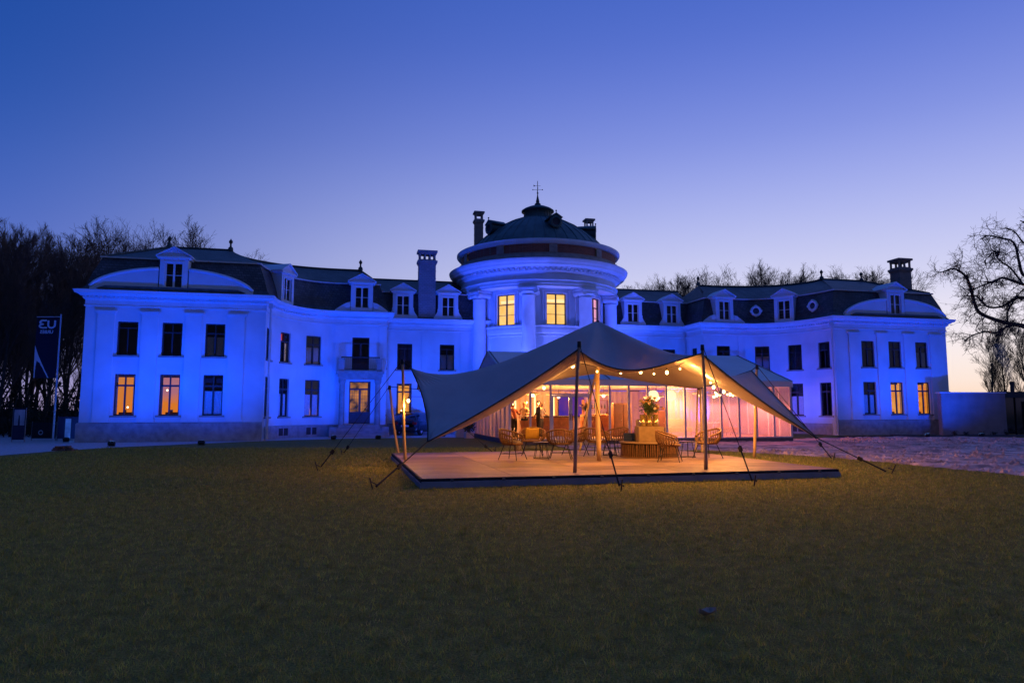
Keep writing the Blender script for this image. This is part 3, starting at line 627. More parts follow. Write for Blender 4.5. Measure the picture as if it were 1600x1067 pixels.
# --- chimneys
def chimney(u, v, z0, z1, w, d, mat, cap, holes=3, rz=0.0):
    mb = MB(); mb.box(-w / 2, -d / 2, z0, w / 2, d / 2, z1 - .95); z = z0 + .7
    while z < z1 - 1.2: mb.box(-w / 2 - .015, -d / 2 - .015, z, w / 2 + .015, d / 2 + .015, z + .05); z += .52
    o = mb.build('chimney', mat, ch, loc=(u, v, 0), rz=rz)
    mb = MB(); e = w / 2 + .10; f = d / 2 + .10
    mb.box(-e + .05, -f + .05, z1 - .95, e - .05, f - .05, z1 - .85); mb.box(-e, -f, z1 - .85, e, f, z1 - .70); mb.box(-w / 2, -d / 2, z1 - .70, w / 2, d / 2, z1 - .62)
    n = holes + 1; p = .10
    for k in range(n):
        xx = -w / 2 + .02 + (w - .04 - p) * k / (n - 1)
        for yy in (-d / 2, d / 2 - .12): mb.box(xx, yy, z1 - .62, xx + p, yy + .12, z1 - .26)
    mb.box(-w / 2, -d / 2, z1 - .26, w / 2, d / 2, z1 - .14); mb.box(-e, -f, z1 - .14, e, f, z1)
    mb.build('chimney_cap', cap, o)
PBR = brick_mat('painted_brick', (.24, .25, .29), (.30, .31, .35), (.16, .16, .2), .24, .12)
chimney(-8.42, -1.72, 7.8, 12.55, 1.15, .8, PBR, PBR)
chimney(25.15, -7.3, 9.3, 12.45, 1.0, .9, CHBR, CHBR, 2)

# ------------------------------------------------------------------ rotunda (centre of the chateau frame)
def pol(r, ph): return (r * math.sin(ph), -r * math.cos(ph))
RW = 4.7
arc = [pol(RW, R(a)) for a in np.arange(-110, 110.1, 2.5)]
def s_of(ph): return RW * R(ph + 110) * (2 * math.sin(R(1.25)) / R(2.5))
ROT = em('rotunda_interior', (1.0, .62, .20), 1.15, (1.0, .50, .12), 1.6); ROTP = em('rotunda_interior_pink', (1.0, .42, .62), 1.0)
wz, ww, wh = 7.33, 1.38, 2.12
at, cum = wall(arc, 0, 9.8, [(s_of(p) - ww / 2, s_of(p) + ww / 2, wz, wz + wh) for p in (-43, 0, 43)])
MOULD = pm('warm_ceiling_moulding', (.7, .6, .45), .8, .05, 3)
for p in (-43, 0, 43):
    n = (math.sin(R(p)), -math.cos(R(p))); q = pol(RW - .03, R(p))
    o = window(q, n, wz, ww, wh, 'rot', ROTP if p > 0 else ROT, False, False)
    mb = MB(); mb.box(-1.0, 1.0, wh - .42, 1.0, 1.08, wh - .34); mb.box(-1.0, .94, wh - .3, 1.0, 1.08, wh - .26); mb.build('interior_moulding', em('lit_moulding', (1, .78, .42), 1.3), o)
    sr = MB(); x = ww / 2                                        # raised architrave round the window
    for a, b in ((.001, .10), (.18, .24)):
        yy = -.06 if a < .1 else -.035
        sr.box(-x - b, yy, -.0, -x - a, .03, wh + b); sr.box(x + a, yy, 0, x + b, .03, wh + b); sr.box(-x - a, yy, wh + a, x + a, .03, wh + b)
    sr.build('architrave', TRIM, ch, loc=(q[0], q[1], wz), rz=R(p))
mb = MB(); A0, A1 = R(-90 - 105), R(-90 + 105)
mb.lathe([(RW + .002, 6.55), (RW + .06, 6.57), (RW + .06, 6.66), (RW + .03, 6.68), (RW + .12, 6.80), (RW + .15, 7.0), (RW + .13, 7.18), (RW + .22, 7.22), (RW + .22, 7.30), (RW + .02, 7.32)], 80, m=0, a0=A0, a1=A1)
mb.build('sill_course', TRIM, ch)
# base ring, columns with ionic capitals
for p in (-65, -22, 22, 65):
    q = pol(5.32, R(p)); mb = MB(); c = (q[0], q[1], 0)
    mb.lathe([(.60, .0), (.60, .5), (.56, .55), (.56, .65), (.50, .72), (.475, .85), (.475, 3.2), (.46, 6.0), (.43, 9.12), (.47, 9.14), (.47, 9.19), (.43, 9.21), (.43, 9.30)], 28, c)
    o = mb.build('column', TRIM, ch, True)
    cp = MB(); cp.lathe([(.43, 9.30), (.56, 9.42), (.50, 9.50)], 24, (0, 0, 0)); cp.box(-.66, -.60, 9.60, .66, .60, 9.70); cp.box(-.62, -.56, 9.70, .62, .56, 9.77); cp.box(-.58, -.50, 9.50, .58, .50, 9.60)
    for sx in (-1, 1):
        vol = MB(); vol.lathe([(.03, -.52), (.17, -.52), (.19, -.47), (.13, -.2), (.11, 0), (.13, .2), (.19, .47), (.17, .52), (.03, .52)], 14); vol.xf(Matrix.Translation((sx * .52, 0, 9.44)) @ Matrix.Rotation(math.pi / 2, 4, 'X')); cp.add(vol.v, vol.f)
    cp.build('capital', TRIM, o, False, (q[0], q[1], 0), R(p))
    pb = MB().box(-.40, -.08, .0, .40, .12, 9.75); w_ = pol(RW, R(p)); pb.build('pilaster', TRIM, ch, False, (w_[0], w_[1], 0), R(p))
# entablature
mb = MB(); NL = 120
mb.lathe([(RW - .1, 9.78), (5.72, 9.78), (5.72, 9.93), (5.77, 9.95), (5.77, 10.14), (5.84, 10.18), (5.84, 10.24), (5.70, 10.28), (5.70, 10.62), (5.78, 10.68), (5.84, 10.78), (5.84, 10.96), (6.02, 11.02), (6.12, 11.06), (6.36, 11.10), (6.42, 11.22), (6.50, 11.30), (6.56, 11.42), (6.58, 11.50), (6.2, 11.58), (5.85, 11.66)], NL)
mb.build('entablature', TRIM, ch, False)
mb = MB()
for k in range(104):
    t = 2 * math.pi * k / 104; b = MB().box(5.83, -.085, 10.82, 6.03, .085, 10.97); b.xf(Matrix.Rotation(t, 4, 'Z')); mb.add(b.v, b.f)
tag(mb.build('dentil_course', TRIM, ch), kind='stuff')
# attic: stone bands, brick panels between piers, white coping
mb = MB(); mb.lathe([(6.0, 11.62), (6.0, 11.86), (5.86, 11.90), (5.80, 11.92)], NL); mb.lathe([(5.80, 11.92), (5.80, 12.02)], NL); mb.build('attic_base', STONE, ch)
for k in range(10):
    a0 = R(-90 + 13 - 18 + 36 * k) + R(2.6); a1 = a0 + R(36 - 5.2)
    MB().lathe([(5.70, 12.02), (5.70, 12.62)], 14, a0=a0, a1=a1).build('brick_panel', REDBR, ch)
    MB().lathe([(5.60, 12.02), (5.82, 12.02), (5.82, 12.62), (5.60, 12.62)], 4, a0=a1 - R(.1), a1=a1 + R(5.3)).build('attic_pier', STONE, ch)
mb = MB(); mb.lathe([(5.66, 12.60), (5.88, 12.62), (5.96, 12.70), (6.02, 12.78), (6.02, 12.90), (5.90, 12.94), (5.2, 12.98)], NL); mb.build('coping', TRIM, ch)
# copper dome with standing seams, lantern, vane
DP = [(5.25, 12.9), (4.95, 13.3), (4.45, 13.85), (3.75, 14.45), (3.0, 14.98), (2.2, 15.42), (1.6, 15.66), (1.08, 15.82)]
o = MB().lathe(DP, 96).build('dome', COPPER, ch, True)
mb = MB()
for k in range(40):
    t = 2 * math.pi * k / 40; mb.tube([(r * math.cos(t), r * math.sin(t), z + .01) for r, z in DP], .03, 4)
tag(mb.build('standing_seam', COPPER, o), kind='stuff')
o = MB().lathe([(1.08, 15.80), (1.02, 15.95), (1.0, 16.30), (1.10, 16.36), (1.22, 16.38), (1.22, 16.46), (1.05, 16.58), (.7, 16.74), (.35, 16.84), (.16, 16.88)], 40).build('lantern', COPPER, ch, True)
mb = MB()
for k in range(24):
    t = 2 * math.pi * k / 24; mb.tube([(1.045 * math.cos(t), 1.045 * math.sin(t), 15.95), (1.02 * math.cos(t), 1.02 * math.sin(t), 16.32)], .022, 4)
tag(mb.build('standing_seam', COPPER, o), kind='stuff')
mb = MB(); mb.lathe([(.26, 16.84), (.24, 17.0), (.12, 17.12), (.14, 17.2), (.09, 17.42), (.05, 17.62), (.03, 17.8), (.022, 18.75), (0, 18.85)], 10)
for t in range(4):
    d = (math.cos(R(90 * t - 13)), math.sin(R(90 * t - 13))); mb.tube([(0, 0, 18.12), (d[0] * .36, d[1] * .36, 18.12)], .014, 4); mb.ball((d[0] * .36, d[1] * .36, 18.12), .045, 6, 4)
mb.tube([(-.28, .05, 18.42), (.22, -.05, 18.42)], .012, 4); mb.prism([(-.30, 18.36), (-.16, 18.42), (-.30, 18.5)], .04, .06); mb.ball((0, 0, 17.86), .07, 8, 6)
mb.build('weathervane', LEAD, ch)
for p in (2, -70, 68, 142, -142):                                # oculus dormers on the dome
    n = (math.sin(R(p)), -math.cos(R(p))); mb = MB()
    mb.lathe([(.30, -.02), (.44, -.02), (.46, .03), (.42, .07), (.40, .08), (.38, 1.5)], 18); mb.lathe([(.26, .05), (.30, -.02)], 18); mb.xf(Matrix.Rotation(-math.pi / 2, 4, 'X'))
    mb.prism([(-.50, .30), (0, .62), (.50, .30), (.40, .24), (0, .50), (-.40, .24)], -.04, 1.3); mb.ball((0, .0, .74), .06, 8, 6); mb.tube([(0, 0, .56), (0, 0, .72)], .025, 5)
    q = pol(4.3, R(p)); o = mb.build('oculus', COPPER, ch, True, (q[0], q[1], 14.55), R(p))
    dk = MB().lathe([(0, .08), (.32, .08)], 18); dk.xf(Matrix.Rotation(-math.pi / 2, 4, 'X')); dk.build('pane', DROOM, o)
def loc2(x, y):
    d = Vector((x, y)) - CC.xy; return d.x * math.cos(TH) + d.y * math.sin(TH), -d.x * math.sin(TH) + d.y * math.cos(TH)
for px, top, w in ((748, 332, .66), (920, 343.5, .66)):
    w3 = un(px, top, y=56.0 if px < 800 else 57.5); u_, v_ = loc2(w3.x, w3.y); chimney(u_, v_, 10.2, w3.z, w, w, CHBR, STONE, 1)
# plain body behind so the roofs have something under them
MB().box(-10.5, 3.2, 0, 10.5, 4.4, 9.6).build('back_wall', STUC, ch)

# ------------------------------------------------------------------ blue flood lamps
BLUE = (.0, .066, 1.0); LIL = (.12, .15, 1.0)
BLK = pm('black_metal', (.012, .012, .014), .45, .2, 10); LENS = em('blue_lens', (.15, .35, 1.0), 6.0)
lens_b = MB(); body_b = MB(); body_b.bbox(-.13, -.09, -.09, .13, .06, .09, .015); lens_b.box(-.11, .061, -.07, .11, .064, .07)
bk = MB(); bk.box(-.16, -.03, -.02, -.14, .03, .0); bk.tube([(-.15, 0, .05), (-.15, 0, -.12), (.15, 0, -.12), (.15, 0, .05)], .012, 5)
BODY, LENSM, BRK = body_b.mesh('housing', BLK), lens_b.mesh('lens', LENS), bk.mesh('bracket', BLK)
def flood(u, v, tu, tv, tz, energy, col=BLUE, cone=150, z=.16, lab='small black floodlight on the paving throwing blue light up the chateau wall', grp='blue floodlights along the chateau', blend=1.0):
    w = lambda a, b: (CC.x + a * math.cos(TH) - b * math.sin(TH), CC.y + a * math.sin(TH) + b * math.cos(TH))
    p = w(u, v); q = w(tu, tv); d = Vector((q[0] - p[0], q[1] - p[1], tz - z)); yaw = math.atan2(-d.x, d.y)
    t = thing('flood_light', lab, 'floodlight', (p[0], p[1], 0), yaw, grp)
    pit = math.atan2(d.z, d.xy.length)
    b = link('bracket', BRK, t, (0, 0, z - .02)); h = link('housing', BODY, t, (0, 0, z)); h.rotation_euler = (pit, 0, 0); link('lens', LENSM, h)
    s = lamp('SPOT', h, (0, .12, 0), energy, col, .10); s.data.spot_size = R(cone); s.data.spot_blend = blend; s.rotation_euler = (math.pi / 2, 0, 0)
    return t
K = .60
for sg in (-1, 1):
    k = K * (1.0 if sg < 0 else .8)
    flood(sg * 23.7, -14.4, sg * 24.3, -9.7, 7.6, 3100 * k, cone=128); flood(sg * 20.0, -14.2, sg * 20.2, -9.7, 7.6, 3100 * k, cone=128)
    flood(sg * 14.2, -9.4, sg * 16.8, -5.2, 7.4, 2300 * k, cone=135); flood(sg * 11.8, -9.4, sg * 12.6, -4.6, 7.4, 2500 * k, cone=135)
    flood(sg * 7.8, -6.4, sg * 7.6, -2.0, 7.4, 2700 * K, (.012, .085, 1.0))
# lilac floods for the rotunda: two on the paving beside the marquee, three clamped to its rear eave
for (u, v, tu, e) in ((-8.3, -8.0, -2.6, 2600), (10.6, -8.4, 2.8, 2600)):
    flood(u, v, tu, -4.0, 8.6, e * 1.7, (.035, .075, 1.0), 60, lab='floodlight on the paving beside the marquee throwing lilac light at the rotunda', grp='lilac floodlights beside the marquee')
for (u, tu) in ((-3.2, -2.6), (.9, .4), (5.0, 3.2)):
    t = flood(u, -6.55, tu, -4.6, 8.4, 800, LIL, 130, z=3.15, lab='floodlight on a stand behind the glass marquee lighting the rotunda columns', grp='lilac floodlights behind the marquee')
    MB().tube([(0, 0, 0), (0, 0, 3.0)], .025, 6).build('stand', BLK, t)
    for k in range(3): MB().tube([(0, 0, .7), (.45 * math.cos(k * 2.094), .45 * math.sin(k * 2.094), .02)], .015, 5).build('leg', BLK, t)

# ------------------------------------------------------------------ glass marquee
mq = thing('glass_marquee', 'long white-roofed event marquee with glass walls glowing orange and pink', 'marquee', (-.1, 32.6, 0), R(13.0))
ML, MD, MF, ME, MT, MR = 15.0, 10.0, .25, 2.82, 3.12, 4.83
ALU = pm('grey_aluminium', (.60, .57, .60), .5, .08, 6); PVC = pm('white_pvc', (.66, .66, .67), .6, .06, .8, trans=.0); FLR = pm('marquee_floor', (.30, .18, .12), .5, .2, 2)
FAB = pm('white_lining', (.58, .54, .52), .9, .06, 1.5, .2, 6); PINKC = pm('lining_curtain', (.46, .36, .33), .9, .08, 2)
MB().box(.06, .06, .02, ML - .06, MD - .06, MF - .01).build('floor', FLR, mq)
mb = MB(); mb.box(-.04, -.04, .0, ML + .04, .0, MF - .03); mb.box(-.04, 0, 0, 0, MD, MF - .03); mb.box(ML, 0, 0, ML + .04, MD, MF - .03); mb.build('skirt', pm('dark_skirt', (.10, .09, .10), .7), mq)
mb = MB(); mb.add([(-.15, -.12, MT), (ML + .15, -.12, MT), (ML + .15, MD / 2, MR), (-.15, MD / 2, MR), (ML + .15, MD + .12, MT), (-.15, MD + .12, MT)], [(0, 1, 2, 3), (3, 2, 4, 5)]); mb.build('roof', PVC, mq)
mb = MB()
for k in range(4):
    x = -.02 + (ML + .04) * k / 3; mb.tube([(x, -.1, MT + .012), (x, MD / 2, MR + .012)], .035, 4); mb.tube([(x, MD / 2, MR + .012), (x, MD + .1, MT + .012)], .035, 4)
mb.build('roof_rib', pm('dark_keder', (.14, .14, .16), .6), mq)
for x in (-.1, ML + .1): MB().add([(x, -.05, MT), (x, MD + .05, MT), (x, MD / 2, MR - .02)], [(0, 1, 2)]).build('gable', pm('gable_pvc', (.45, .46, .48), .6), mq)
mb = MB(); mb.box(-.10, -.10, ME, ML + .1, .0, MT - .004); mb.box(-.10, 0, ME, -.0, MD, MT - .004); mb.box(ML, 0, ME, ML + .1, MD, MT - .004); mb.build('fascia', PVC, mq)
CLG = MB(); CLG.quad((0, .02, ME + .05), (ML, .02, ME + .05), (ML, MD, ME + .05), (0, MD, ME + .05)); CLG.build('ceiling_lining', FAB, mq)
MG = glassm('marquee_glass', (.97, .97, .97)); MGH = glassm('misted_glass', (.97, .95, .95), haze=.20)
POST = MB().box(-.045, -.03, 0, .045, .07, ME - MF).mesh('post', ALU); PANE_F = MB().box(-.455, .018, .03, .455, .024, ME - MF - .005).mesh('glass_pane', MG)
for k in range(16):
    if k == 3: continue
    link('post', POST, mq, (k, 0, MF))
for k in range(15):
    if k in (2, 3): continue
    o = link('glass_pane', PANE_F, mq, (k + .5, 0, MF))
    if k >= 8: o.material_slots[0].link = 'OBJECT'; o.material_slots[0].material = MGH
mb = MB(); mb.box(0, -.03, MF - .03, 2.0, .07, MF + .03); mb.box(4, -.03, MF - .03, ML, .07, MF + .03); mb.box(2.045, -.02, 2.34, 3.955, .06, 2.42); mb.build('rail', ALU, mq)
MB().box(2.05, .018, 2.42, 3.95, .024, ME - .005).build('glass_pane', MG, mq)
for s in (0, 1):
    x0 = 2.05 + s * .955; d = MB(); d.box(x0, -.02, MF, x0 + .08, .05, 2.33); d.box(x0 + .865, -.02, MF, x0 + .945, .05, 2.33); d.box(x0 + .08, -.02, MF, x0 + .865, .05, MF + .14); d.box(x0 + .08, -.02, 2.25, x0 + .865, .05, 2.33)
    o = d.build('door', ALU, mq); MB().box(x0 + .08, .01, MF + .14, x0 + .865, .016, 2.25).build('glass_pane', MG, o)
    hx = x0 + (.90 if s == 0 else .045); MB().tube([(hx, -.025, 1.15), (hx, -.08, 1.17), (hx, -.08, 1.43), (hx, -.025, 1.45)], .014, 6).build('handle', BLK, o)
# left side hung with lining curtains, right side pane walls, back lining
n = 90; mb = MB(); pts = [(.05 + .05 * math.sin(k * 1.9) + .02 * math.sin(k * .7), .15 + (MD - .3) * k / n) for k in range(n + 1)]
for a, b in zip(pts, pts[1:]): mb.quad((a[0], a[1], MF), (b[0], b[1], MF), (b[0], b[1], ME), (a[0], a[1], ME))
mb.build('side_curtain', pm('lining_curtain_thin', (.62, .5, .5), .9, .05, 2, trans=.18), mq, True)
SPST = MB().box(-.03, -.045, 0, .05, .045, ME - MF).mesh('post', ALU)
for k in range(1, 10): link('post', SPST, mq, (ML, k, MF)); link('post', SPST, mq, (-.03, k, MF))
SPAN = MB().box(0, -.455, .03, .006, .455, ME - MF - .005).mesh('glass_pane', MGH)
for k in range(10): link('glass_pane', SPAN, mq, (ML - .01, k + .5, MF))
n = 120; mb = MB(); pts = [(.1 + (ML - .2) * k / n, MD - .12 + .03 * math.sin(k * 2.1)) for k in range(n + 1)]
for a, b in zip(pts, pts[1:]): mb.quad((a[0], a[1], MF), (b[0], b[1], MF), (b[0], b[1], ME), (a[0], a[1], ME))
mb.build('back_curtain', PINKC, mq, True)
# door ramp
mb = MB(); mb.prism([(1.9, .02), (4.3, .02), (4.3, .24), (1.9, .24)], -1.25, -.06); rp = mb.build('ramp', pm('ramp_wood', (.42, .32, .2), .7, .2, 5), mq)

WOODB = pm('bar_wood', (.30, .13, .06), .5, .25, 4); DKB = pm('dark_furniture', (.05, .035, .03), .6, .2, 5); CREAM = pm('cream_lacquer', (.6, .55, .45), .5)
def mloc(s, t, z=MF): 
    return (-.1 + s * math.cos(TH) - t * math.sin(TH), 32.6 + s * math.sin(TH) + t * math.cos(TH), z)
WARM = (1.0, .38, .085); 
TUBEM = em('warm_tube', (1.0, .60, .22), 3.5)
# lit columns (light tubes)
for (s, t, z0, z1) in ((.55, 5.6, .3, 2.3), (1.75, 6.3, .3, 2.4), (2.6, 5.2, .7, 2.2), (3.5, 4.6, .5, 2.2), (6.9, 7.2, .7, 2.3), (.25, 3.0, .9, 2.6)):
    t_ = thing('light_column', 'slim warm glowing light column standing inside the glass marquee', 'lamp', mloc(s, t), TH, 'glowing light columns in the marquee')
    MB().lathe([(.16, 0), (.16, .04), (.05, .05), (.05, z0)], 12).build('base', BLK, t_); MB().lathe([(0, z0), (.045, z0), (.045, z1), (0, z1)], 10).build('tube', TUBEM, t_)
# pendant discs with bulbs under the ceiling
for i, (s, t, e, c) in enumerate(((1.9, 3.0, 150, WARM), (3.6, 5.0, 170, WARM), (6.0, 3.5, 180, WARM), (8.1, 1.4, 150, (1, .48, .16)), (9.0, 4.2, 120, (1, .46, .17)), (10.7, 1.6, 140, (1, .22, .20)), (13.2, 4.6, 70, (1, .16, .42)), (4.7, 7.6, 120, WARM), (13.4, 1.3, 170, (1, .22, .16)))):
    p = mloc(s, t, 2.45 if i not in (3, 4) else 2.3); t_ = thing('pendant_lamp', 'round warm pendant lamp under the marquee ceiling', 'lamp', p, TH, 'pendant lamps in the marquee')
    MB().lathe([(.02, .05), (.38, .0), (.40, .02), (.38, .07), (.02, .12)], 24).build('shade', CREAM, t_, True)
    MB().ball((0, 0, -.05), .09 if i not in (3, 4) else .16, 12, 8).build('bulb', em('warm_bulb', (1, .62, .25), 9.0), t_, True); MB().tube([(0, 0, .1), (0, 0, ME + .05 - p[2])], .01, 5).build('cord', BLK, t_)
    (lamp('POINT', t_, (0, 0, -.25), e * (3.6 if i < 5 else 2.0), c, .12) if i not in (5, 8) else down(t_, (0, 0, -.25), e * 2.8, c, .12, 172, .2))  # the two downlights by the front glass are added to light the gravel
pl = thing('purple_spotlight', 'small black stage lamp tinting the marquee lining purple', 'lamp', mloc(7.0, 8.6, 2.5), TH); MB().lathe([(0, 0), (.09, 0), (.10, .22), (.05, .26), (.02, .35)], 12).build('housing', BLK, pl); lamp('POINT', pl, (0, 0, -.1), 34, (.35, .08, 1.0), .08)
pl = thing('pink_spotlight', 'small black stage lamp tinting the empty end of the marquee pink', 'lamp', mloc(11.8, 6.0, 2.5), TH); MB().lathe([(0, 0), (.09, 0), (.10, .22), (.05, .26), (.02, .35)], 12).build('housing', BLK, pl); lamp('POINT', pl, (0, 0, -.1), 150, (.85, .14, .75), .08)
scn = thing('projection_screen', 'blue-violet glowing screen on the marquee back lining', 'screen', mloc(3.4, 9.5, 1.0), TH); MB().box(-2.3, 0, .25, -1.0, .05, 1.45).build('panel', em('violet_screen', (.12, .05, .75), .45, (.45, .10, .5), .9), scn); MB().box(-2.35, .051, .2, -.95, .09, 1.5).build('frame', BLK, scn)
scn = thing('projection_screen', 'blue-violet glowing screen behind the marquee flowers', 'screen', mloc(6.2, 9.5, 1.0), TH); MB().box(-.9, 0, .25, .7, .05, 1.45).build('panel', em('violet_screen', (.1, .05, .7), .7), scn); MB().box(-.95, .051, .2, .75, .09, 1.5).build('frame', BLK, scn)
# bars and counters
def counter(s, t, w, d, h, lab, mat=WOODB):
    o = thing('bar_counter', lab, 'counter', mloc(s, t), TH); mb = MB(); mb.box(-w / 2, -d / 2, 0, w / 2, d / 2, h - .06)
    mb.build('body', mat, o); MB().bbox(-w / 2 - .05, -d / 2 - .05, h - .06, w / 2 + .05, d / 2 + .05, h, .015).build('top', DKB, o)
    for k in range(int(w / .12)): MB().box(-w / 2 + .02 + k * .12, -d / 2 - .015, .03, -w / 2 + .11 + k * .12, -d / 2 - .001, h - .09).build('plank', mat, o)
counter(3.0, 3.4, 2.3, .6, 1.08, 'long wooden bar seen behind the marquee glass doors'); counter(6.4, 5.2, 1.6, .6, 1.1, 'wooden bar with back shelf right of the flower column')
counter(7.6, 6.4, 2.0, .6, 1.05, 'low wooden counter at the back of the marquee')
def cabinet(s, t, w, h, lab):
    o = thing('wood_cabinet', lab, 'cabinet', mloc(s, t), TH); MB().bbox(-w / 2, -.3, .06, w / 2, .3, h, .02).build('body', WOODB, o)
    for k in range(int(w / .5)): MB().bbox(-w / 2 + .03 + k * .5, -.325, .12, -w / 2 + .47 + k * .5, -.301, h - .06, .01).build('door', BRF_, o); MB().ball((-w / 2 + .40 + k * .5, -.335, h * .5), .018, 6, 4).build('knob', ALU, o)
    MB().box(-w / 2 + .05, -.26, 0, w / 2 - .05, .26, .06).build('base', DKB, o)
BRF_ = pm('brown_cabinet_front', (.20, .085, .045), .5, .25, 3)
cabinet(5.6, 3.8, 1.5, 1.15, 'low brown cabinet behind the glass right of the doors'); cabinet(6.6, 2.6, 1.0, 1.75, 'tall brown cabinet behind the bench flowers'); cabinet(8.9, 3.4, 1.0, 1.35, 'brown cabinet below the bright glare globes')
for s_, t_0 in ((7.75, 1.0), (8.75, 1.1)):  # glowing globes stand in for lamp glare on the misted glass
    t_ = thing('glare_globe', 'large glowing globe standing in for lamp glare on the marquee glass', 'lamp', mloc(s_, t_0, 2.36), TH, 'globes for lamp glare in the marquee')
    MB().lathe([(.03, .27), (.16, .24), (.25, .13), (.28, 0), (.25, -.13), (.16, -.24), (.05, -.27)], 20).build('shade', em('glare_glow', (1.0, .66, .28), 2.6), t_, True)
    for k in range(5): z = -.2 + .1 * k; MB().lathe([(.283 * math.cos(math.asin(z / .29)) + .004, z - .004), (.283 * math.cos(math.asin(z / .29)) + .004, z + .004)], 20).build('hoop', CREAM, t_)
    MB().tube([(0, 0, .26), (0, 0, .5)], .008, 5).build('cord', BLK, t_)
sh = thing('back_shelf', 'tall dark wooden shelf behind the marquee bar', 'shelf', mloc(7.1, 7.8), TH)
for x in (-.8, 0, .8): MB().box(x - .025, -.18, 0, x + .025, .18, 2.0).build('upright', WOODB, sh)
for z in (.1, .55, 1.0, 1.45, 1.95): MB().box(-.78, -.17, z, .78, .17, z + .03).build('board', WOODB, sh)
for k in range(14):
    x = -.7 + .1 * k + (.05 if k > 6 else 0); mb = MB(); mb.lathe([(0, 0), (.03, 0), (.03, .17), (.012, .22), (.012, .29), (0, .29)], 8)
    tag(mb.build('bottle', pm('bottle_glass_%d' % (k % 3), ((.03, .08, .03), (.16, .06, .01), (.3, .3, .28))[k % 3], .15, .1, 5), None, True, mloc(7.1 + x, 7.72, MF + (1.03 if k % 2 else 1.48))), 'small bottle standing on the dark shelf behind the marquee bar', 'bottle', 'bottles on the bar shelf')
def high_table(s, t, lab):
    o = thing('high_table', lab, 'table', mloc(s, t), TH, 'standing tables in the marquee'); MB().lathe([(0, 1.06), (.34, 1.06), (.35, 1.08), (.34, 1.10), (0, 1.10)], 24).build('table_top', CREAM, o, False); MB().lathe([(.30, .85), (.24, .6), (.22, .3), (.30, .02), (0, .02)], 20).build('cloth', WOODB, o, True); MB().lathe([(.035, .0), (.035, 1.06)], 8).build('leg', BLK, o)
high_table(1.25, 2.0, 'high round table by the glass with people around it'); high_table(2.0, 4.4, 'high round table with a dark cloth behind the standing group'); high_table(4.6, 2.2, 'high round table with flowers beside the open marquee doors')
# seats in the empty right end
def sofa(s, t, w, lab, mat, rz=0):
    o = thing('lounge_seat', lab, 'seat', mloc(s, t), TH + rz); MB().bbox(-w / 2, -.4, .18, w / 2, .35, .45, .04).build('seat', mat, o); MB().bbox(-w / 2, .25, .45, w / 2, .45, .88, .05).build('backrest', mat, o)
    for x in (-1, 1):
        for y in (-.33, .38): MB().tube([(x * (w / 2 - .06), y, 0), (x * (w / 2 - .06), y, .18)], .02, 6).build('leg', BLK, o)
ORF = pm('orange_fabric', (.55, .16, .05), .9, .1, 8); BRF = pm('brown_fabric', (.16, .07, .04), .9, .1, 8)
sofa(10.4, 3.6, 1.3, 'orange lounge seat behind the misted marquee glass', ORF); sofa(12.9, 2.6, .75, 'brown armchair standing alone in the empty marquee end', BRF, .4); sofa(8.6, 3.0, 1.6, 'dark brown sofa below the bright pendant lamps', DKB)
lt = thing('coffee_table', 'thin-legged low table in the empty marquee end', 'table', mloc(11.7, 2.4), TH); MB().box(-.6, -.3, .68, .6, .3, .71).build('table_top', CREAM, lt)
for x in (-.55, .55):
    for y in (-.25, .25): MB().tube([(x, y, 0), (x, y, .68)], .012, 5).build('leg', BLK, lt)

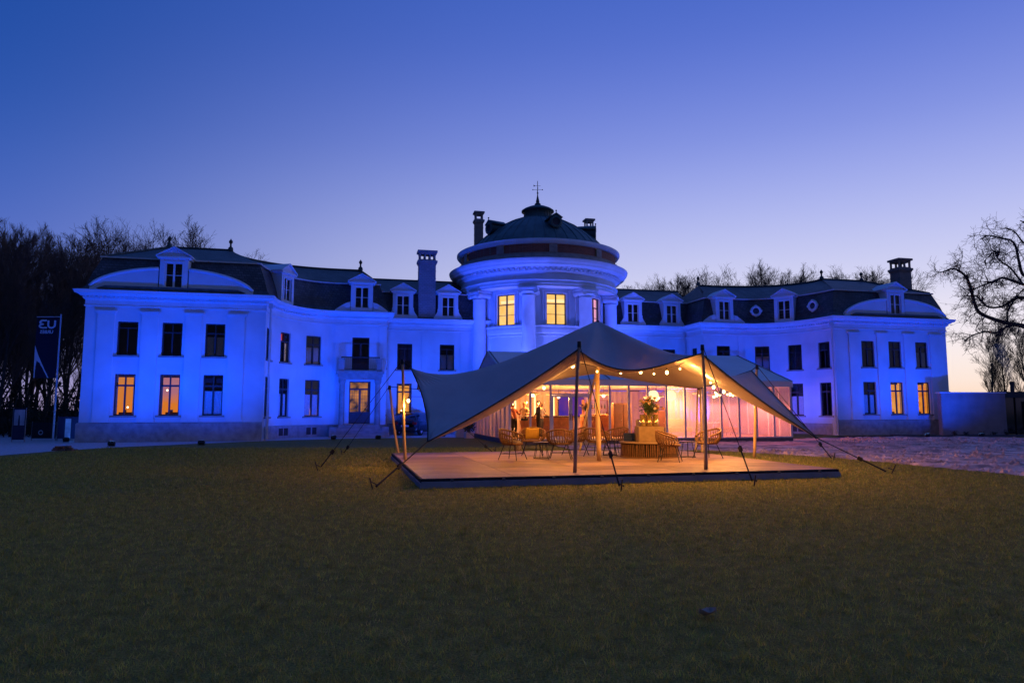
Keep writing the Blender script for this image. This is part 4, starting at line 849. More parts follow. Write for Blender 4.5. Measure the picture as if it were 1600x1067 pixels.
# ------------------------------------------------------------------ people in the marquee
SKIN = pm('skin', (.50, .28, .19), .6, .05, 8)
def person(s, t, face, h, top, legs, hair, lab, arm=0.0, skirt=False, lean=0.0):
    H = h; J = {}
    def j(n, x, y, z, r): J[n] = (Vector((x, y, z)) * (H / 1.75), r * H / 1.75)
    j('pel', 0, 0, .95, .155); j('bel', 0, -.01 + lean * .1, 1.10, .145); j('che', 0, lean * .2, 1.30, .165); j('sho', 0, lean * .25, 1.43, .11); j('nec', 0, lean * .27, 1.51, .055); j('hd0', 0, lean * .3 - .02, 1.60, .085); j('hd1', 0, lean * .3 - .02, 1.70, .085)
    for sx, n in ((-1, 'l'), (1, 'r')):
        j(n + 'hip', sx * .095, 0, .88, .105); j(n + 'kne', sx * .11, -.02 * sx, .50, .068); j(n + 'ank', sx * .11, .03, .09, .045); j(n + 'toe', sx * .13, -.15, .045, .038)
        up = arm if n == 'r' else arm * .3
        j(n + 'shd', sx * .19, lean * .25, 1.41, .075); j(n + 'elb', sx * .26, lean * .25 - .06 - .10 * up, 1.14 + .05 * up, .05); j(n + 'wri', sx * (.25 - .12 * up), lean * .2 - .12 - .25 * up, .92 + .34 * up, .034); j(n + 'hnd', sx * (.24 - .15 * up), lean * .2 - .15 - .32 * up, .84 + .45 * up, .036)
    E = [('pel', 'bel'), ('bel', 'che'), ('che', 'sho'), ('sho', 'nec'), ('nec', 'hd0'), ('hd0', 'hd1')]
    for n in 'lr': E += [('pel', n + 'hip'), (n + 'hip', n + 'kne'), (n + 'kne', n + 'ank'), (n + 'ank', n + 'toe'), ('sho', n + 'shd'), (n + 'shd', n + 'elb'), (n + 'elb', n + 'wri'), (n + 'wri', n + 'hnd')]
    names = list(J); me = bpy.data.meshes.new('person'); me.from_pydata([tuple(J[k][0]) for k in names], [(names.index(a), names.index(b)) for a, b in E], [])
    ob = bpy.data.objects.new('person', me); COL.objects.link(ob)
    m = ob.modifiers.new('skin', 'SKIN'); sk = me.skin_vertices[0].data
    for i, k in enumerate(names): sk[i].radius = (J[k][1], J[k][1] * (.72 if k in ('bel', 'che', 'pel', 'sho') else 1)); sk[i].use_root = k == 'pel'
    ss = ob.modifiers.new('sub', 'SUBSURF'); ss.levels = 2; ss.render_levels = 2
    dg = bpy.context.evaluated_depsgraph_get(); dg.update(); em_ = bpy.data.meshes.new_from_object(ob.evaluated_get(dg)); bpy.data.objects.remove(ob)
    em_.materials.clear()
    for q in (SKIN, top, legs, pm('dark_shoes', (.02, .018, .016), .5)): em_.materials.append(q)
    k_ = H / 1.75
    for p in em_.polygons:
        c = p.center / k_; p.use_smooth = True
        if c.z > 1.47: p.material_index = 0
        elif abs(c.x) > .19 and c.z < .98 + .34 * arm and c.z > .7: p.material_index = 0
        elif c.z > .96 or (abs(c.x) > .19 and c.z > .8): p.material_index = 1
        elif c.z > .09: p.material_index = 2
        else: p.material_index = 3
    p3 = mloc(s, t); o = link('person', em_, None, p3, TH + face); tag(o, lab, 'person', 'guests in the marquee')
    hb = MB(); hb.ball((0, lean * .3 + .005, 1.665), .108, 14, 10, sc=(.92, 1.02, 1.05)); hb.v = [(v[0] * k_, v[1] * k_, v[2] * k_) for v in hb.v]
    keepf = [f for f in hb.f if not (sum(hb.v[i][1] for i in f) / len(f) < (lean * .3 - .045) * k_ and sum(hb.v[i][2] for i in f) / len(f) < 1.70 * k_)]; hb.f = keepf; hb.m = [0] * len(keepf); hb.build('hair', hair, o, True)
    fc = MB(); fy = lean * .3 - .105
    for sx in (-1, 1): fc.ball((sx * .032, fy + .012, 1.655), .010, 6, 4, 1); fc.ball((sx * .086, lean * .3 - .01, 1.645), .022, 6, 4, 0, (.5, 1, 1.3))
    fc.ball((0, fy, 1.625), .014, 6, 4, 0, (1, 1.3, 1.6)); fc.box(-.022, fy + .006, 1.585, .022, fy + .014, 1.592, 1); fc.v = [(v[0] * k_, v[1] * k_, v[2] * k_) for v in fc.v]; fc.build('face', [SKIN, pm('eye_dark', (.03, .02, .02), .4)], o, True)
    if skirt:
        sb = MB(); sb.lathe([(.16, 1.0), (.2, .8), (.26, .45)], 16); sb.v = [(v[0] * k_, v[1] * k_, v[2] * k_) for v in sb.v]; sb.build('skirt', legs, o, True)
    return o
fab = lambda n, c: pm('cloth_' + n, c, .9, .1, 10)
BLACKC, NAVY, BEIGE, RUST, WHITEC, GREYC = fab('black', (.015, .014, .016)), fab('navy', (.02, .025, .06)), fab('beige', (.4, .3, .2)), fab('rust', (.33, .09, .05)), fab('white', (.65, .62, .6)), fab('grey', (.12, .12, .13))
HB, HD, HG = fab('brown_hair', (.07, .035, .02)), fab('black_hair', (.015, .012, .012)), fab('fair_hair', (.35, .22, .1))
person(.80, 2.5, .6, 1.72, RUST, BLACKC, HB, 'guest in a rust top leaning to the high table in the marquee', .9, lean=.3); person(1.45, 3.0, -.4, 1.76, BEIGE, NAVY, HG, 'fair-haired guest in a beige top at the high table', .8)
person(2.02, 2.3, -1.9, 1.84, BLACKC, BLACKC, HD, 'guest in black standing with their back to the marquee doors', .3); person(2.35, 3.0, .9, 1.74, WHITEC, GREYC, HB, 'guest in a white shirt beside the guest in black', .6)
person(1.0, 4.2, 2.7, 1.70, BLACKC, BLACKC, HB, 'guest in a black dress near the glowing light column', .5, True); person(2.75, 4.6, .1, 1.78, NAVY, BLACKC, HD, 'bartender in navy behind the long wooden bar', .7)

# ------------------------------------------------------------------ deck
DKW, DKD = 10.2, 8.9; DTH = R(13.8)
dk = thing('deck', 'low wooden event deck of large plywood panels on the lawn', 'deck', (-1.9, 14.75, 0), DTH)
PLY = pm('deck_plywood', (.25, .16, .115), .6, .28, 1.1, .25, 40, rnd=.40, detail=10); nx, ny = 5, 8
pw, pd = DKW / nx, DKD / ny; PNL = MB().bbox(.006, .006, 0, pw - .006, pd - .006, .028, .004).mesh('panel', PLY)
for i in range(nx):
    for k in range(ny): link('panel', PNL, dk, (i * pw, k * pd, .172))
mb = MB(); mb.box(-.012, -.03, .145, DKW + .012, .0, .197); mb.box(-.03, -.03, .115, -.012, DKD, .197); mb.box(DKW + .012, -.03, .115, DKW + .03, DKD, .197); mb.build('edge_strip', pm('black_rubber', (.012, .012, .013), .7), dk)
mb = MB(); mb.box(-.02, -.075, .0, DKW + .02, -.032, .138); mb.box(-.05, -.075, 0, -.02, DKD, .105); mb.box(DKW + .02, -.075, 0, DKW + .05, DKD, .105); mb.build('skirt', pm('grey_skirt', (.24, .24, .26), .8, .15, 3), dk)
for i in range(nx * 2 + 1): MB().box(i * pw / 2 - .02 if i else .01, .02, .0, i * pw / 2 + .02 if i else .05, DKD - .02, .165).build('joist', WOODB, dk)
STKC = pm('dull_steel_clip', (.10, .10, .11), .6)
for i in range(9): MB().bbox(.6 + i * 1.13, -.083, .13, .66 + i * 1.13, -.031, .18, .004).build('clip', STKC, dk)

# ------------------------------------------------------------------ stretch tent: anchored membrane (force-density form finding)
tn = thing('stretch_tent', 'grey stretch tent with one high peak pulled down to stakes over the deck', 'tent', (2.47, 19.8, 0))
TO = Vector((2.47, 19.8, 0))
king = np.array([2.47, 19.8, 4.22])
anch = [un(668, 690, y=16.6), un(903, 546, y=16.2), un(1096, 552, y=17.05), un(1276, 684, y=19.2), un(1174, 579, y=21.0), un(1095, 606, y=25.2), un(932, 578, y=24.8), un(652, 608, y=23.0), un(641, 574, y=19.9)]
def tent_nodes(A=126, RR=18, qb=23., qb2=6., load=.0135, l2=.014, qt0=.05, pw_=.5):
    ang = np.unwrap([math.atan2(p.y - king[1], p.x - king[0]) for p in anch]); idx = [int(round((a - ang[0]) / (2 * np.pi) * A)) % A for a in ang]
    n = 1 + A * RR; node = lambda i, j: 1 + (i - 1) * A + j % A; D = np.zeros((n, n)); F = np.zeros((n, 3))
    def e(a, b, q): D[a, a] += q; D[b, b] += q; D[a, b] -= q; D[b, a] -= q
    for j in range(A):
        for i in range(1, RR + 1):
            e(0 if i == 1 else node(i - 1, j), node(i, j), (i / RR) ** pw_); e(node(i, j), node(i, j + 1), (qb2 if idx[1] <= j < idx[2] else qb) if i == RR else qt0); F[node(i, j), 2] -= load * i / RR * (.25 if idx[2] - 3 <= j < idx[4] else 1.0)
    for j in range(idx[1], idx[2]): F[node(RR, j), 2] -= l2
    fixed = {0: king}
    for p, k in zip(anch, idx): fixed[node(RR, k)] = np.array(p)
    f = sorted(fixed); free = np.setdiff1d(np.arange(n), f); X = np.zeros((n, 3)); X[f] = np.array([fixed[i] for i in f])
    X[free] = np.linalg.solve(D[np.ix_(free, free)], F[free] - D[np.ix_(free, f)] @ X[f]); return X, idx, node, A, RR
X, tidx, node, TA, TR = tent_nodes()
Xl = X - np.array(TO)
fs = [(0, node(1, j), node(1, j + 1)) for j in range(TA)] + [(node(i, j), node(i + 1, j), node(i + 1, j + 1), node(i, j + 1)) for i in range(1, TR) for j in range(TA)]
FABT = pm('grey_stretch_fabric', (.56, .47, .45), .85, .07, 1.2, .12, 60, trans=.12)
def wrinkles(m, corners):
    t = m.node_tree; n = t.nodes; l = t.links; b = n['Principled BSDF']; c = n.new('ShaderNodeTexCoord'); tot = None
    def M(op, a, bb=None):
        x = n.new('ShaderNodeMath'); x.operation = op
        for i, q in enumerate((a, bb)):
            if q is None: continue
            if isinstance(q, (int, float)): x.inputs[i].default_value = q
            else: l.new(q, x.inputs[i])
        return x.outputs[0]
    for P, k, rad in corners:
        v = n.new('ShaderNodeVectorMath'); v.operation = 'SUBTRACT'; l.new(c.outputs['Object'], v.inputs[0]); v.inputs[1].default_value = P
        s_ = n.new('ShaderNodeSeparateXYZ'); l.new(v.outputs[0], s_.inputs[0]); ln = n.new('ShaderNodeVectorMath'); ln.operation = 'LENGTH'; l.new(v.outputs[0], ln.inputs[0])
        a = M('ARCTAN2', s_.outputs['Z'], M('ADD', s_.outputs['X'], s_.outputs['Y'])); no = n.new('ShaderNodeTexNoise'); no.inputs['Scale'].default_value = 1.5; l.new(c.outputs['Object'], no.inputs['Vector'])
        w = M('SINE', M('ADD', M('MULTIPLY', a, k), M('MULTIPLY', no.outputs[0], 5.0))); fall = n.new('ShaderNodeMapRange'); fall.inputs[1].default_value = .1; fall.inputs[2].default_value = rad; fall.inputs[3].default_value = 1; fall.inputs[4].default_value = 0; l.new(ln.outputs['Value'], fall.inputs[0])
        w = M('MULTIPLY', M('MULTIPLY', w, fall.outputs[0]), M('MULTIPLY', ln.outputs['Value'], .12)); tot = w if tot is None else M('ADD', tot, w)
    old = b.inputs['Normal'].links[0].from_node; bp = n.new('ShaderNodeBump'); bp.inputs['Strength'].default_value = 1.0; bp.inputs['Distance'].default_value = .45; l.new(tot, bp.inputs['Height']); l.new(old.outputs[0], bp.inputs['Normal']); l.new(bp.outputs[0], b.inputs['Normal'])
wrinkles(FABT, [(tuple(anch[0] - TO), 34, 2.0), (tuple(anch[3] - TO), 30, 1.6), (tuple(anch[8] - TO), 22, 1.2), (tuple(anch[1] - TO), 20, 1.0), (tuple(anch[2] - TO), 20, 1.0)])
mm = MB(); mm.add(Xl.tolist(), fs); o = mm.build('membrane', FABT, tn, True)
so = o.modifiers.new('thickness', 'SOLIDIFY'); so.thickness = .006
mb = MB(); ring = [Xl[node(TR, j)] for j in range(TA)]; mb.tube(ring + [ring[0]], .018, 5); mb.build('hem', pm('dark_hem', (.04, .038, .04), .8), tn, True)
PINE = pm('pale_pine_pole', (.50, .33, .17), .65, .15, 3, .2, 12); DKP = pm('grey_brown_pole', (.30, .22, .16), .7, .15, 3, .2, 12)  # front poles are grey-brown wood, the others pale pine
def pole(b, t, r0=.046, r1=.036, mat=PINE):
    b, t = Vector(b), Vector(t); n = 9; mid = []
    for k in range(n + 1):
        f = k / n; p = b.lerp(t, f) - TO; p.x += .018 * math.sin(5 * f + b.x); p.y += .015 * math.sin(4 * f + b.y); mid.append(p)
    mb = MB(); mb.tube(mid, [r0 + (r1 - r0) * k / n for k in range(n + 1)], 10); o = mb.build('pole', mat, tn, True)
    e = mid[-1]; MB().tube([e - Vector((0, 0, .10)), e + Vector((0, 0, .04))], [.052, .045], 8).build('pole_cap', BLK, o); return t
def toph(px, py, b): return un(px, py, y=b.y)
b1 = un(634, 730, z=0); t1 = toph(628, 564, b1); pole(b1, t1)
b2 = un(623, 715, z=0); t2 = toph(608, 604, b2); pole(b2, t2)
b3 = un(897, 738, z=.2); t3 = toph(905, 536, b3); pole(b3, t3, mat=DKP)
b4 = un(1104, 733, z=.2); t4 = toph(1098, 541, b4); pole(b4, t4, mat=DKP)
b5 = un(1178, 715, z=.2); t5 = toph(1183, 572, b5); pole(b5, t5)
pole((2.47, 19.8, .2), (2.47, 19.8, 4.17), .07, .06)
pole((2.30, 24.2, 0), (3.05, 24.8, 3.12)); pole((6.75, 24.75, .0), (6.9, 25.2, 2.5)); pole((6.55, 24.9, .0), (6.84, 25.25, 2.48), .04, .035)
# guy ropes with straps and stakes
BLKS = pm('black_webbing', (.014, .013, .013), .8, .2, 20); STK = pm('rusty_steel', (.05, .04, .035), .6, .4, 14)
def guy(top, px, py, lab, strap=.35, r=.010, wid=.02):
    s = un(px, py, z=0.0); t = thing('guy_rope', lab, 'rope', s, 0, 'guy ropes of the stretch tent'); d = Vector(top) - s; f = d.normalized()
    MB().tube([d * strap, d], r, 5).build('rope', BLKS, t); MB().tube([f * .12, d * strap * .5, d * strap], [wid, wid * .8, wid], 5).build('strap', BLKS, t)
    MB().box(-.02, -.05, -.06, .02, .05, .06).xf(Matrix.Translation(d * strap) @ d.to_track_quat('Z', 'Y').to_matrix().to_4x4()).build('ratchet', BLKS, t)
    MB().tube([(-f.x * .14, -f.y * .14, .24), (-f.x * .05, -f.y * .05, .06), (f.x * .06, f.y * .06, -.15)], .016, 6).build('stake', STK, t); MB().tube([(-.05, .03, .15), (.07, -.02, .10)], .012, 5).build('stake_hook', STK, t)
guy(anch[0], 583, 764, 'thick black strap from the low grey tent corner to the nearest stake on the lawn', .45, .014, .026); guy(t1, 497, 735, 'black rope from the tall pine pole to a stake on the open lawn', .16); guy(t2, 535, 711, 'black rope from the short leaning pine pole to a stake', .12)
guy(t3, 970, 767, 'black rope from the grey pole under the peak to a stake before the deck', .22); guy(t4, 1178, 759, 'black rope from the grey pole at the raised flap to a stake before the deck', .24); guy(anch[3], 1392, 740, 'black strap from the low tent corner to a stake by the drive', .40, .014, .024); guy(t5, 1302, 719, 'black rope from the pine pole at the tent tip to a far stake', .18); guy((-3.16, 23.0, 2.33), 772, 708, 'black rope from the back tent edge to a stake behind the deck', .12)
for a, b in ((anch[8], t1), (anch[7], t2), (anch[4], t5), (anch[2], t4), (anch[1], t3)):
    MB().tube([Vector(a) - TO, Vector(b) - TO], .012, 5).build('lashing', BLKS, tn)

# ------------------------------------------------------------------ string lights
BULB = em('string_bulb', (1.0, .58, .18), 16.0)
def tent_z(x, y):
    d = (X[:, 0] - x) ** 2 + (X[:, 1] - y) ** 2; k = np.argsort(d)[:4]; w = 1 / (d[k] + 1e-4); return float((X[k, 2] * w).sum() / w.sum())
def string(pts, lab, powers, omni=.38, dn=.7):
    o = thing('string_light', lab, 'string light', pts[0], 0, 'warm bulb strings under the tent'); cable = []
    for a, b in zip(pts, pts[1:]):
        for k in range(6): f = k / 6; p = a.lerp(b, f) - pts[0]; p.z -= .10 * math.sin(math.pi * f) * min(1, (b - a).length / 2) - .12; cable.append(p)
    cable.append(pts[-1] - pts[0] + Vector((0, 0, .12))); MB().tube(cable, .007, 4).build('cable', BLKS, o)
    for a, b in zip(pts, pts[1:]):                               # small bulbs between the lamps that light the deck
        for f in ((.35, .7) if (b - a).length > 1.2 else (.5,)):
            p = a.lerp(b, f) - pts[0]; p.z -= .10 * math.sin(math.pi * f) * min(1, (b - a).length / 2); q = MB().ball((0, 0, 0), .026, 8, 6).build('bulb', BULB, o, True, p); MB().tube([(0, 0, .025), (0, 0, .12)], .010, 5).build('socket', BLK, q)
    for p, e in zip(pts, powers):
        b = MB().ball((0, 0, 0), .042, 10, 8, 0, (1, 1, 1.25)).build('bulb', BULB, o, True, p - pts[0]); MB().tube([(0, 0, .04), (0, 0, .12)], .016, 6).build('socket', BLK, b); lamp('POINT', b, (0, 0, -.09), e * omni, (1.0, .42, .085), .05)
        if True: down(b, (0, 0, -.10), e * dn, (1.0, .44, .11), .05, 176, .12)  # extra downward lamp added per bulb to light deck and lawn
E1 = 95
string([un(895, 572, y=17.6), un(1001, 581, y=18.2), un(1042, 582, y=18.6), un(1083, 566, y=18.3)], 'string of warm bulbs hanging along the front tent edge', [E1 * 1.2, E1, E1, E1 * 1.2], .7, 1.1)
string([un(1105, 584, y=18.6), un(1115, 605, y=19.6), un(1120, 617, y=20.4), un(1131, 612, y=21.4), un(1141, 616, y=22.2), un(1149, 616, y=23.0)], 'sagging string of warm bulbs behind the raised tent flap', [E1 * 1.2, E1, E1, E1, E1, E1])
string([un(638, 626, y=20.0), un(760, 612, y=21.5), un(850, 606, y=22.5)], 'string of warm bulbs from the tall pine pole, hidden ones added to light the deck', [E1, E1, E1])  # last two bulbs are unseen, added under the fabric to light the deck

# ------------------------------------------------------------------ deck furniture
RAT = pm('honey_rattan', (.18, .09, .036), .6, .3, 14, .3, 60); WEAVE = pm('woven_rattan', (.15, .075, .033), .7, .45, 45, .5, 90); LEGM = pm('dark_steel_leg', (.02, .018, .018), .5)
DZ = .203
def chair_parts(root):
    rs = random.Random(5)
    def rim(t):                                                   # t: angle from the back, 0 = straight back
        f = abs(t) / R(125); return Vector((.33 * math.sin(t), .30 * math.cos(t) + .02, .80 - .20 * f ** 1.3))
    def base(t): return Vector((.25 * math.sin(t), .23 * math.cos(t), .42))
    s = MB(); s.lathe([(0, .385), (.22, .385), (.255, .40), (.262, .425), (.24, .445), (0, .43)], 24); s.build('seat', WEAVE, root, True)
    b = MB(); b.tube([rim(R(a)) for a in range(-125, 126, 8)], .023, 7); b.build('back_frame', RAT, root, True)
    b = MB(); b.tube([base(R(a)) for a in range(-180, 181, 15)], .014, 6); b.build('seat_ring', RAT, root, True)
    b = MB(); b.tube([base(R(a)).lerp(rim(R(a)), .55) + Vector((math.sin(R(a)), math.cos(R(a)), 0)) * .03 for a in range(-112, 113, 8)], .010, 6); b.build('middle_ring', RAT, root, True)
    for a in range(-120, 121, 12):
        t = R(a); p0, p1 = base(t), rim(t); m = p0.lerp(p1, .5) + Vector((math.sin(t), math.cos(t), 0)) * .045
        MB().tube([p0, p0.lerp(m, .5) + Vector((math.sin(t), math.cos(t), 0)) * .02, m, m.lerp(p1, .5), p1], .014, 5).build('rib', RAT, root, True)
    for sx in (-1, 1):
        for sy in (-1, 1): MB().tube([(sx * .16, sy * .15, .39), (sx * .27, sy * .25, 0)], .0095, 6).build('leg', LEGM, root)
    b = MB(); q = [(sx * .225, sy * .209, .165) for sx, sy in ((-1, -1), (1, -1), (1, 1), (-1, 1))]; b.tube(q + [q[0]], .007, 5); b.build('stretcher', LEGM, root)
proto = None
def chair(px, py, face, lab, y=None):
    global proto
    p = un(px, py, z=DZ)
    if proto is None:
        proto = thing('rattan_chair', lab, 'chair', p, face, 'rattan armchairs on the deck'); proto.scale = (1.22, 1.2, 1.1); chair_parts(proto); return p
    c = copy_tree(proto); c.location = p; c.rotation_euler = (0, 0, face); c['label'] = lab; return p
# face: rotation about z; 0 = chair opens toward the camera
ca = chair(801, 718, R(62), 'rattan chair with a grey fur throw, back turned to the open lawn side')
cb = chair(832, 711, R(-5), 'rattan chair holding a mustard cushion, behind the small black table')
cc = chair(876, 717, R(172), 'rattan chair with its ribbed back to the lawn, left of the grey pole')
cd = chair(899, 711, R(-60), 'rattan chair mostly hidden behind the grey front pole')
ce = chair(934, 713, R(140), 'dark rattan chair right behind the thick king pole')
cf = chair(963, 708, R(-150), 'rattan chair beside the round slatted bench and king pole')
cg = chair(1047, 721, R(70), 'rattan chair in front of the slatted bench, open toward the small table')
chh = chair(1106, 716, R(-68), 'rattan chair right of the bench behind the flap pole')
def side_table(px, py, lab):
    p = un(px, py, z=DZ); o = thing('side_table', lab, 'table', p, .3, 'small wire-legged tables on the deck'); MB().lathe([(0, .46), (.25, .46), (.26, .475), (.25, .49), (0, .49)], 28).build('table_top', pm('black_table_top', (.05, .035, .03), .4), o)
    for k in range(6): t = k * math.pi / 3; MB().tube([(.15 * math.cos(t), .15 * math.sin(t), .46), (.24 * math.cos(t), .24 * math.sin(t), .012)], .009, 5).build('leg', LEGM, o)
    MB().tube([(.24 * math.cos(R(a)), .24 * math.sin(R(a)), .012) for a in range(0, 361, 20)], .009, 5).build('base_ring', LEGM, o)
side_table(846, 716, 'small black table between the fur-draped chair and the ribbed chair'); side_table(1075, 714, 'small black table between the two chairs right of the bench'); side_table(953, 711, 'small black table hidden between the chairs by the king pole')
# fur throw and cushion
mb = MB(); rs = random.Random(2)
def fur(o, n, cx, cy, z0):
    for k in range(n):
        a = rs.uniform(0, 6.28); r = rs.uniform(0, .17); x, y = r * math.cos(a), r * math.sin(a) * .9; z = .06 * (1 - (r / .2) ** 2)
        d = Vector((rs.gauss(0, .5) + x * 3, rs.gauss(0, .5) + y * 3, 1)).normalized() * .05; o.add([(x - .004, y, z), (x + .004, y, z), (x + d.x, y + d.y, z + d.z * .6)], [(0, 1, 2)])
fm = MB(); fm.ball((0, 0, 0), .19, 14, 8, 0, (1, .95, .32)); fm.box(.10, -.14, -.26, .19, .14, .02); fur(fm, 500, 0, 0, 0)
o = fm.build('fur_throw', pm('grey_fur', (.22, .17, .14), .95, .4, 20), None, True, ca + Vector((.02, 0, .52)), R(-30)); tag(o, 'shaggy grey fur throw hanging over a rattan chair seat', 'throw')
cu = MB(); n = 10
for iz in (-1, 1):
    base = len(cu.v)
    for i in range(n + 1):
        for j in range(n + 1):
            x, y = -1 + 2 * i / n, -1 + 2 * j / n; cu.v.append((x * .22, iz * .07 * (1 - x ** 4) ** .5 * (1 - y ** 4) ** .5, y * .19 * (1 - .06 * (1 - x * x))))
    for i in range(n):
        for j in range(n): q = base + i * (n + 1) + j; cu.f.append((q, q + 1, q + n + 2, q + n + 1)); cu.m.append(0)
o = cu.build('cushion', pm('mustard_velvet', (.35, .20, .03), .85, .12, 10), None, True, cb + Vector((0, .10, .68)), R(-5)); o.rotation_euler = (R(-14), 0, R(-5)); tag(o, 'mustard yellow cushion leaning on a rattan chair back', 'cushion')
# round slatted bench with plinth, vases and flowers
bp = un(1021, 716, z=DZ) + Vector((.05, .85, 0))
bn = thing('round_bench', 'round bench of upright rattan slats around a square plinth', 'bench', bp); bn.scale = (1.08, 1.08, 1)
sl = MB(); NB = 84
for k in range(NB):
    t = 2 * math.pi * k / NB; r = .80 + .008 * math.sin(k * 7.3); q = MB().box(-.011, -.011, .02, .011, .011, .40); q.xf(Matrix.Rotation(t, 4, 'Z') @ Matrix.Translation((r, 0, 0)) @ Matrix.Rotation(.03 * math.sin(k * 3.7), 4, 'X')); sl.add(q.v, q.f)
tag(sl.build('slat_band', RAT, bn), kind='stuff'); MB().lathe([(.70, .02), (.70, .39)], 40).build('core', pm('dark_core', (.035, .025, .02), .9), bn)
MB().lathe([(0, .42), (.83, .42), (.85, .43), (.85, .45), (.83, .46), (0, .46)], 48).build('seat', pm('bench_seat', (.26, .17, .10), .6, .15, 5), bn)
MB().lathe([(.80, .0), (.84, .0), (.84, .03), (.80, .03)], 48).build('foot_ring', RAT, bn)
MB().bbox(-.36, -.36, .462, .36, .36, .93, .015).build('plinth', pm('sand_plinth', (.25, .165, .085), .8, .15, 8, .2, 30), bn)
GOLD = pm('gold_glass', (.55, .40, .16), .18, .15, 6, metal=.8)
for k, x in enumerate((-.2, 0, .2)):
    o = MB().lathe([(0, 0), (.092, 0), (.098, .02), (.096, .36), (.088, .36), (.086, .03), (0, .03)], 20).build('vase', GOLD, None, True, bp + Vector((x, -.05, .935))); tag(o, 'shiny gold cylinder vase on the bench plinth', 'vase', 'gold vases on the plinth')
def bouquet(p, r, n, lab, cols, stem=.15):
    rs = random.Random(int(p.x * 100)); f = thing('flower_bouquet', lab, 'flowers', p); lv = MB(); st = MB()
    heads = MB()
    for k in range(n):
        a = rs.uniform(0, 6.28); e = rs.uniform(.15, 1.5); d = Vector((math.cos(a) * math.cos(e), math.sin(a) * math.cos(e), math.sin(e))); L_ = r * rs.uniform(.6, 1.05); e_ = d * L_ + Vector((0, 0, stem)); st.tube([(0, 0, -.1), e_ * .5 + Vector((0, 0, .03)), e_], .005, 4)
        for q in range(7):
            c = e_ * rs.uniform(.35, .95); u = Vector((rs.gauss(0, 1), rs.gauss(0, 1), rs.gauss(0, .6))).normalized(); w = u.orthogonal().normalized(); Ls = rs.uniform(.06, .12); lv.add([c, c + u * Ls * .5 + w * .022, c + u * Ls, c + u * Ls * .5 - w * .022], [(0, 1, 2, 3)])
        if k % 2 == 0:
            ci = rs.randrange(len(cols))
            for q in range(9):
                u = Vector((rs.gauss(0, 1), rs.gauss(0, 1), rs.gauss(0, 1))).normalized(); w = u.orthogonal().normalized() * .03; v_ = u.cross(w); c = e_ + u * .03; heads.add([c - w, c - v_, c + w, c + v_ + u * .02], [(0, 1, 2, 3)], ci)
    st.build('stems', pm('flower_stem', (.06, .09, .03), .8), f); lv.build('foliage', pm('bouquet_leaf', (.05, .085, .03), .7, .35, 20, trans=.2), f); heads.build('blossoms', cols, f)
PK, CRM, ORG = pm('pink_petals', (.55, .28, .24), .7, .2, 20), pm('cream_petals', (.6, .5, .36), .7, .2, 20), pm('orange_petals', (.55, .25, .08), .7, .2, 20)
bouquet(bp + Vector((0, -.05, 1.26)), .44, 80, 'loose bouquet of pink and cream flowers in gold vases', [PK, CRM, ORG])
fp = Vector(mloc(4.6, 2.2, MF + 1.25)); bouquet(fp, .40, 50, 'tall flower arrangement seen through the marquee glass', [ORG, CRM])
o = MB().lathe([(0, 0), (.07, 0), (.09, .3), (.06, .32)], 16).build('vase', CREAM, None, True, mloc(4.6, 2.2, MF + 1.102)); tag(o, 'cream vase under the tall flowers inside the marquee', 'vase')
BLUB = pm('navy_canvas', (.012, .025, .10), .7, .15, 8)
for k, (dx, dy) in enumerate(((-.62, .28), (-.36, .42))):
    t = thing('canvas_bag', 'navy blue canvas bag standing on the slatted bench edge', 'bag', bp + Vector((dx, dy, .462)), .2 * k, 'navy bags on the bench'); MB().bbox(-.12, -.09, 0, .12, .09, .25, .02).build('body', BLUB, t)
    MB().tube([(-.06, -.05, .25), (-.05, -.05, .35), (.05, -.05, .35), (.06, -.05, .25)], .01, 5).build('handle', pm('red_handle', (.25, .04, .03), .7), t)

# ------------------------------------------------------------------ car parked beside the entrance
CARP = pm('dark_car_paint', (.018, .02, .03), .22, .05, 3, spec=.6); CGL = pm('car_glass', (.01, .012, .016), .05, .0, 3, spec=.8); TYR = pm('tyre_rubber', (.012, .012, .012), .85); REDL = pm('red_lamp_glass', (.25, .01, .01), .2)
cp = un(637, 680.5, z=0); car = thing('parked_car', 'dark blue hatchback parked tail-on beside the lit window', 'car', cp + Vector((.25, 2.0, 0)), R(-12))
sec = [(-2.05, .40, .62, .78, .60), (-1.98, .30, .80, .95, .70), (-1.6, .22, .86, 1.00, .74), (-1.2, .20, .88, .99, .76), (.9, .20, .88, .93, .78), (1.5, .22, .86, .86, .76), (1.95, .28, .78, .74, .66), (2.08, .38, .60, .60, .5)]
mb = MB(); NP = 14
for (y, z0, w, z1, wt) in sec:
    ring = [(-w * .86, z0), (-w, z0 + .15), (-w, (z0 + z1) / 2 + .05), (-w * .97, z1 - .12), (-wt * 1.05, z1 - .02), (-wt * .6, z1 + .02), (0, z1 + .03)]
    ring = ring + [(-a, b) for a, b in ring[-2::-1]] + [(0, z0)]
    for a, b in ring: mb.v.append((a, y, b))
NP = 14
for i in range(len(sec) - 1):
    for k in range(NP): q = i * NP; mb.f.append((q + k, q + (k + 1) % NP, q + NP + (k + 1) % NP, q + NP + k)); mb.m.append(0)
mb.f += [tuple(range(NP)), tuple(range(len(sec) * NP - 1, (len(sec) - 1) * NP - 1, -1))]; mb.m += [0, 0]; mb.build('body', CARP, car, True)
cab = [(-1.72, .72, .98, .70, 1.02), (-1.35, .70, .98, .60, 1.36), (-.9, .70, .98, .57, 1.47), (.2, .70, .96, .57, 1.46), (.62, .70, .94, .60, 1.36), (1.12, .70, .90, .68, .95)]
mb = MB()
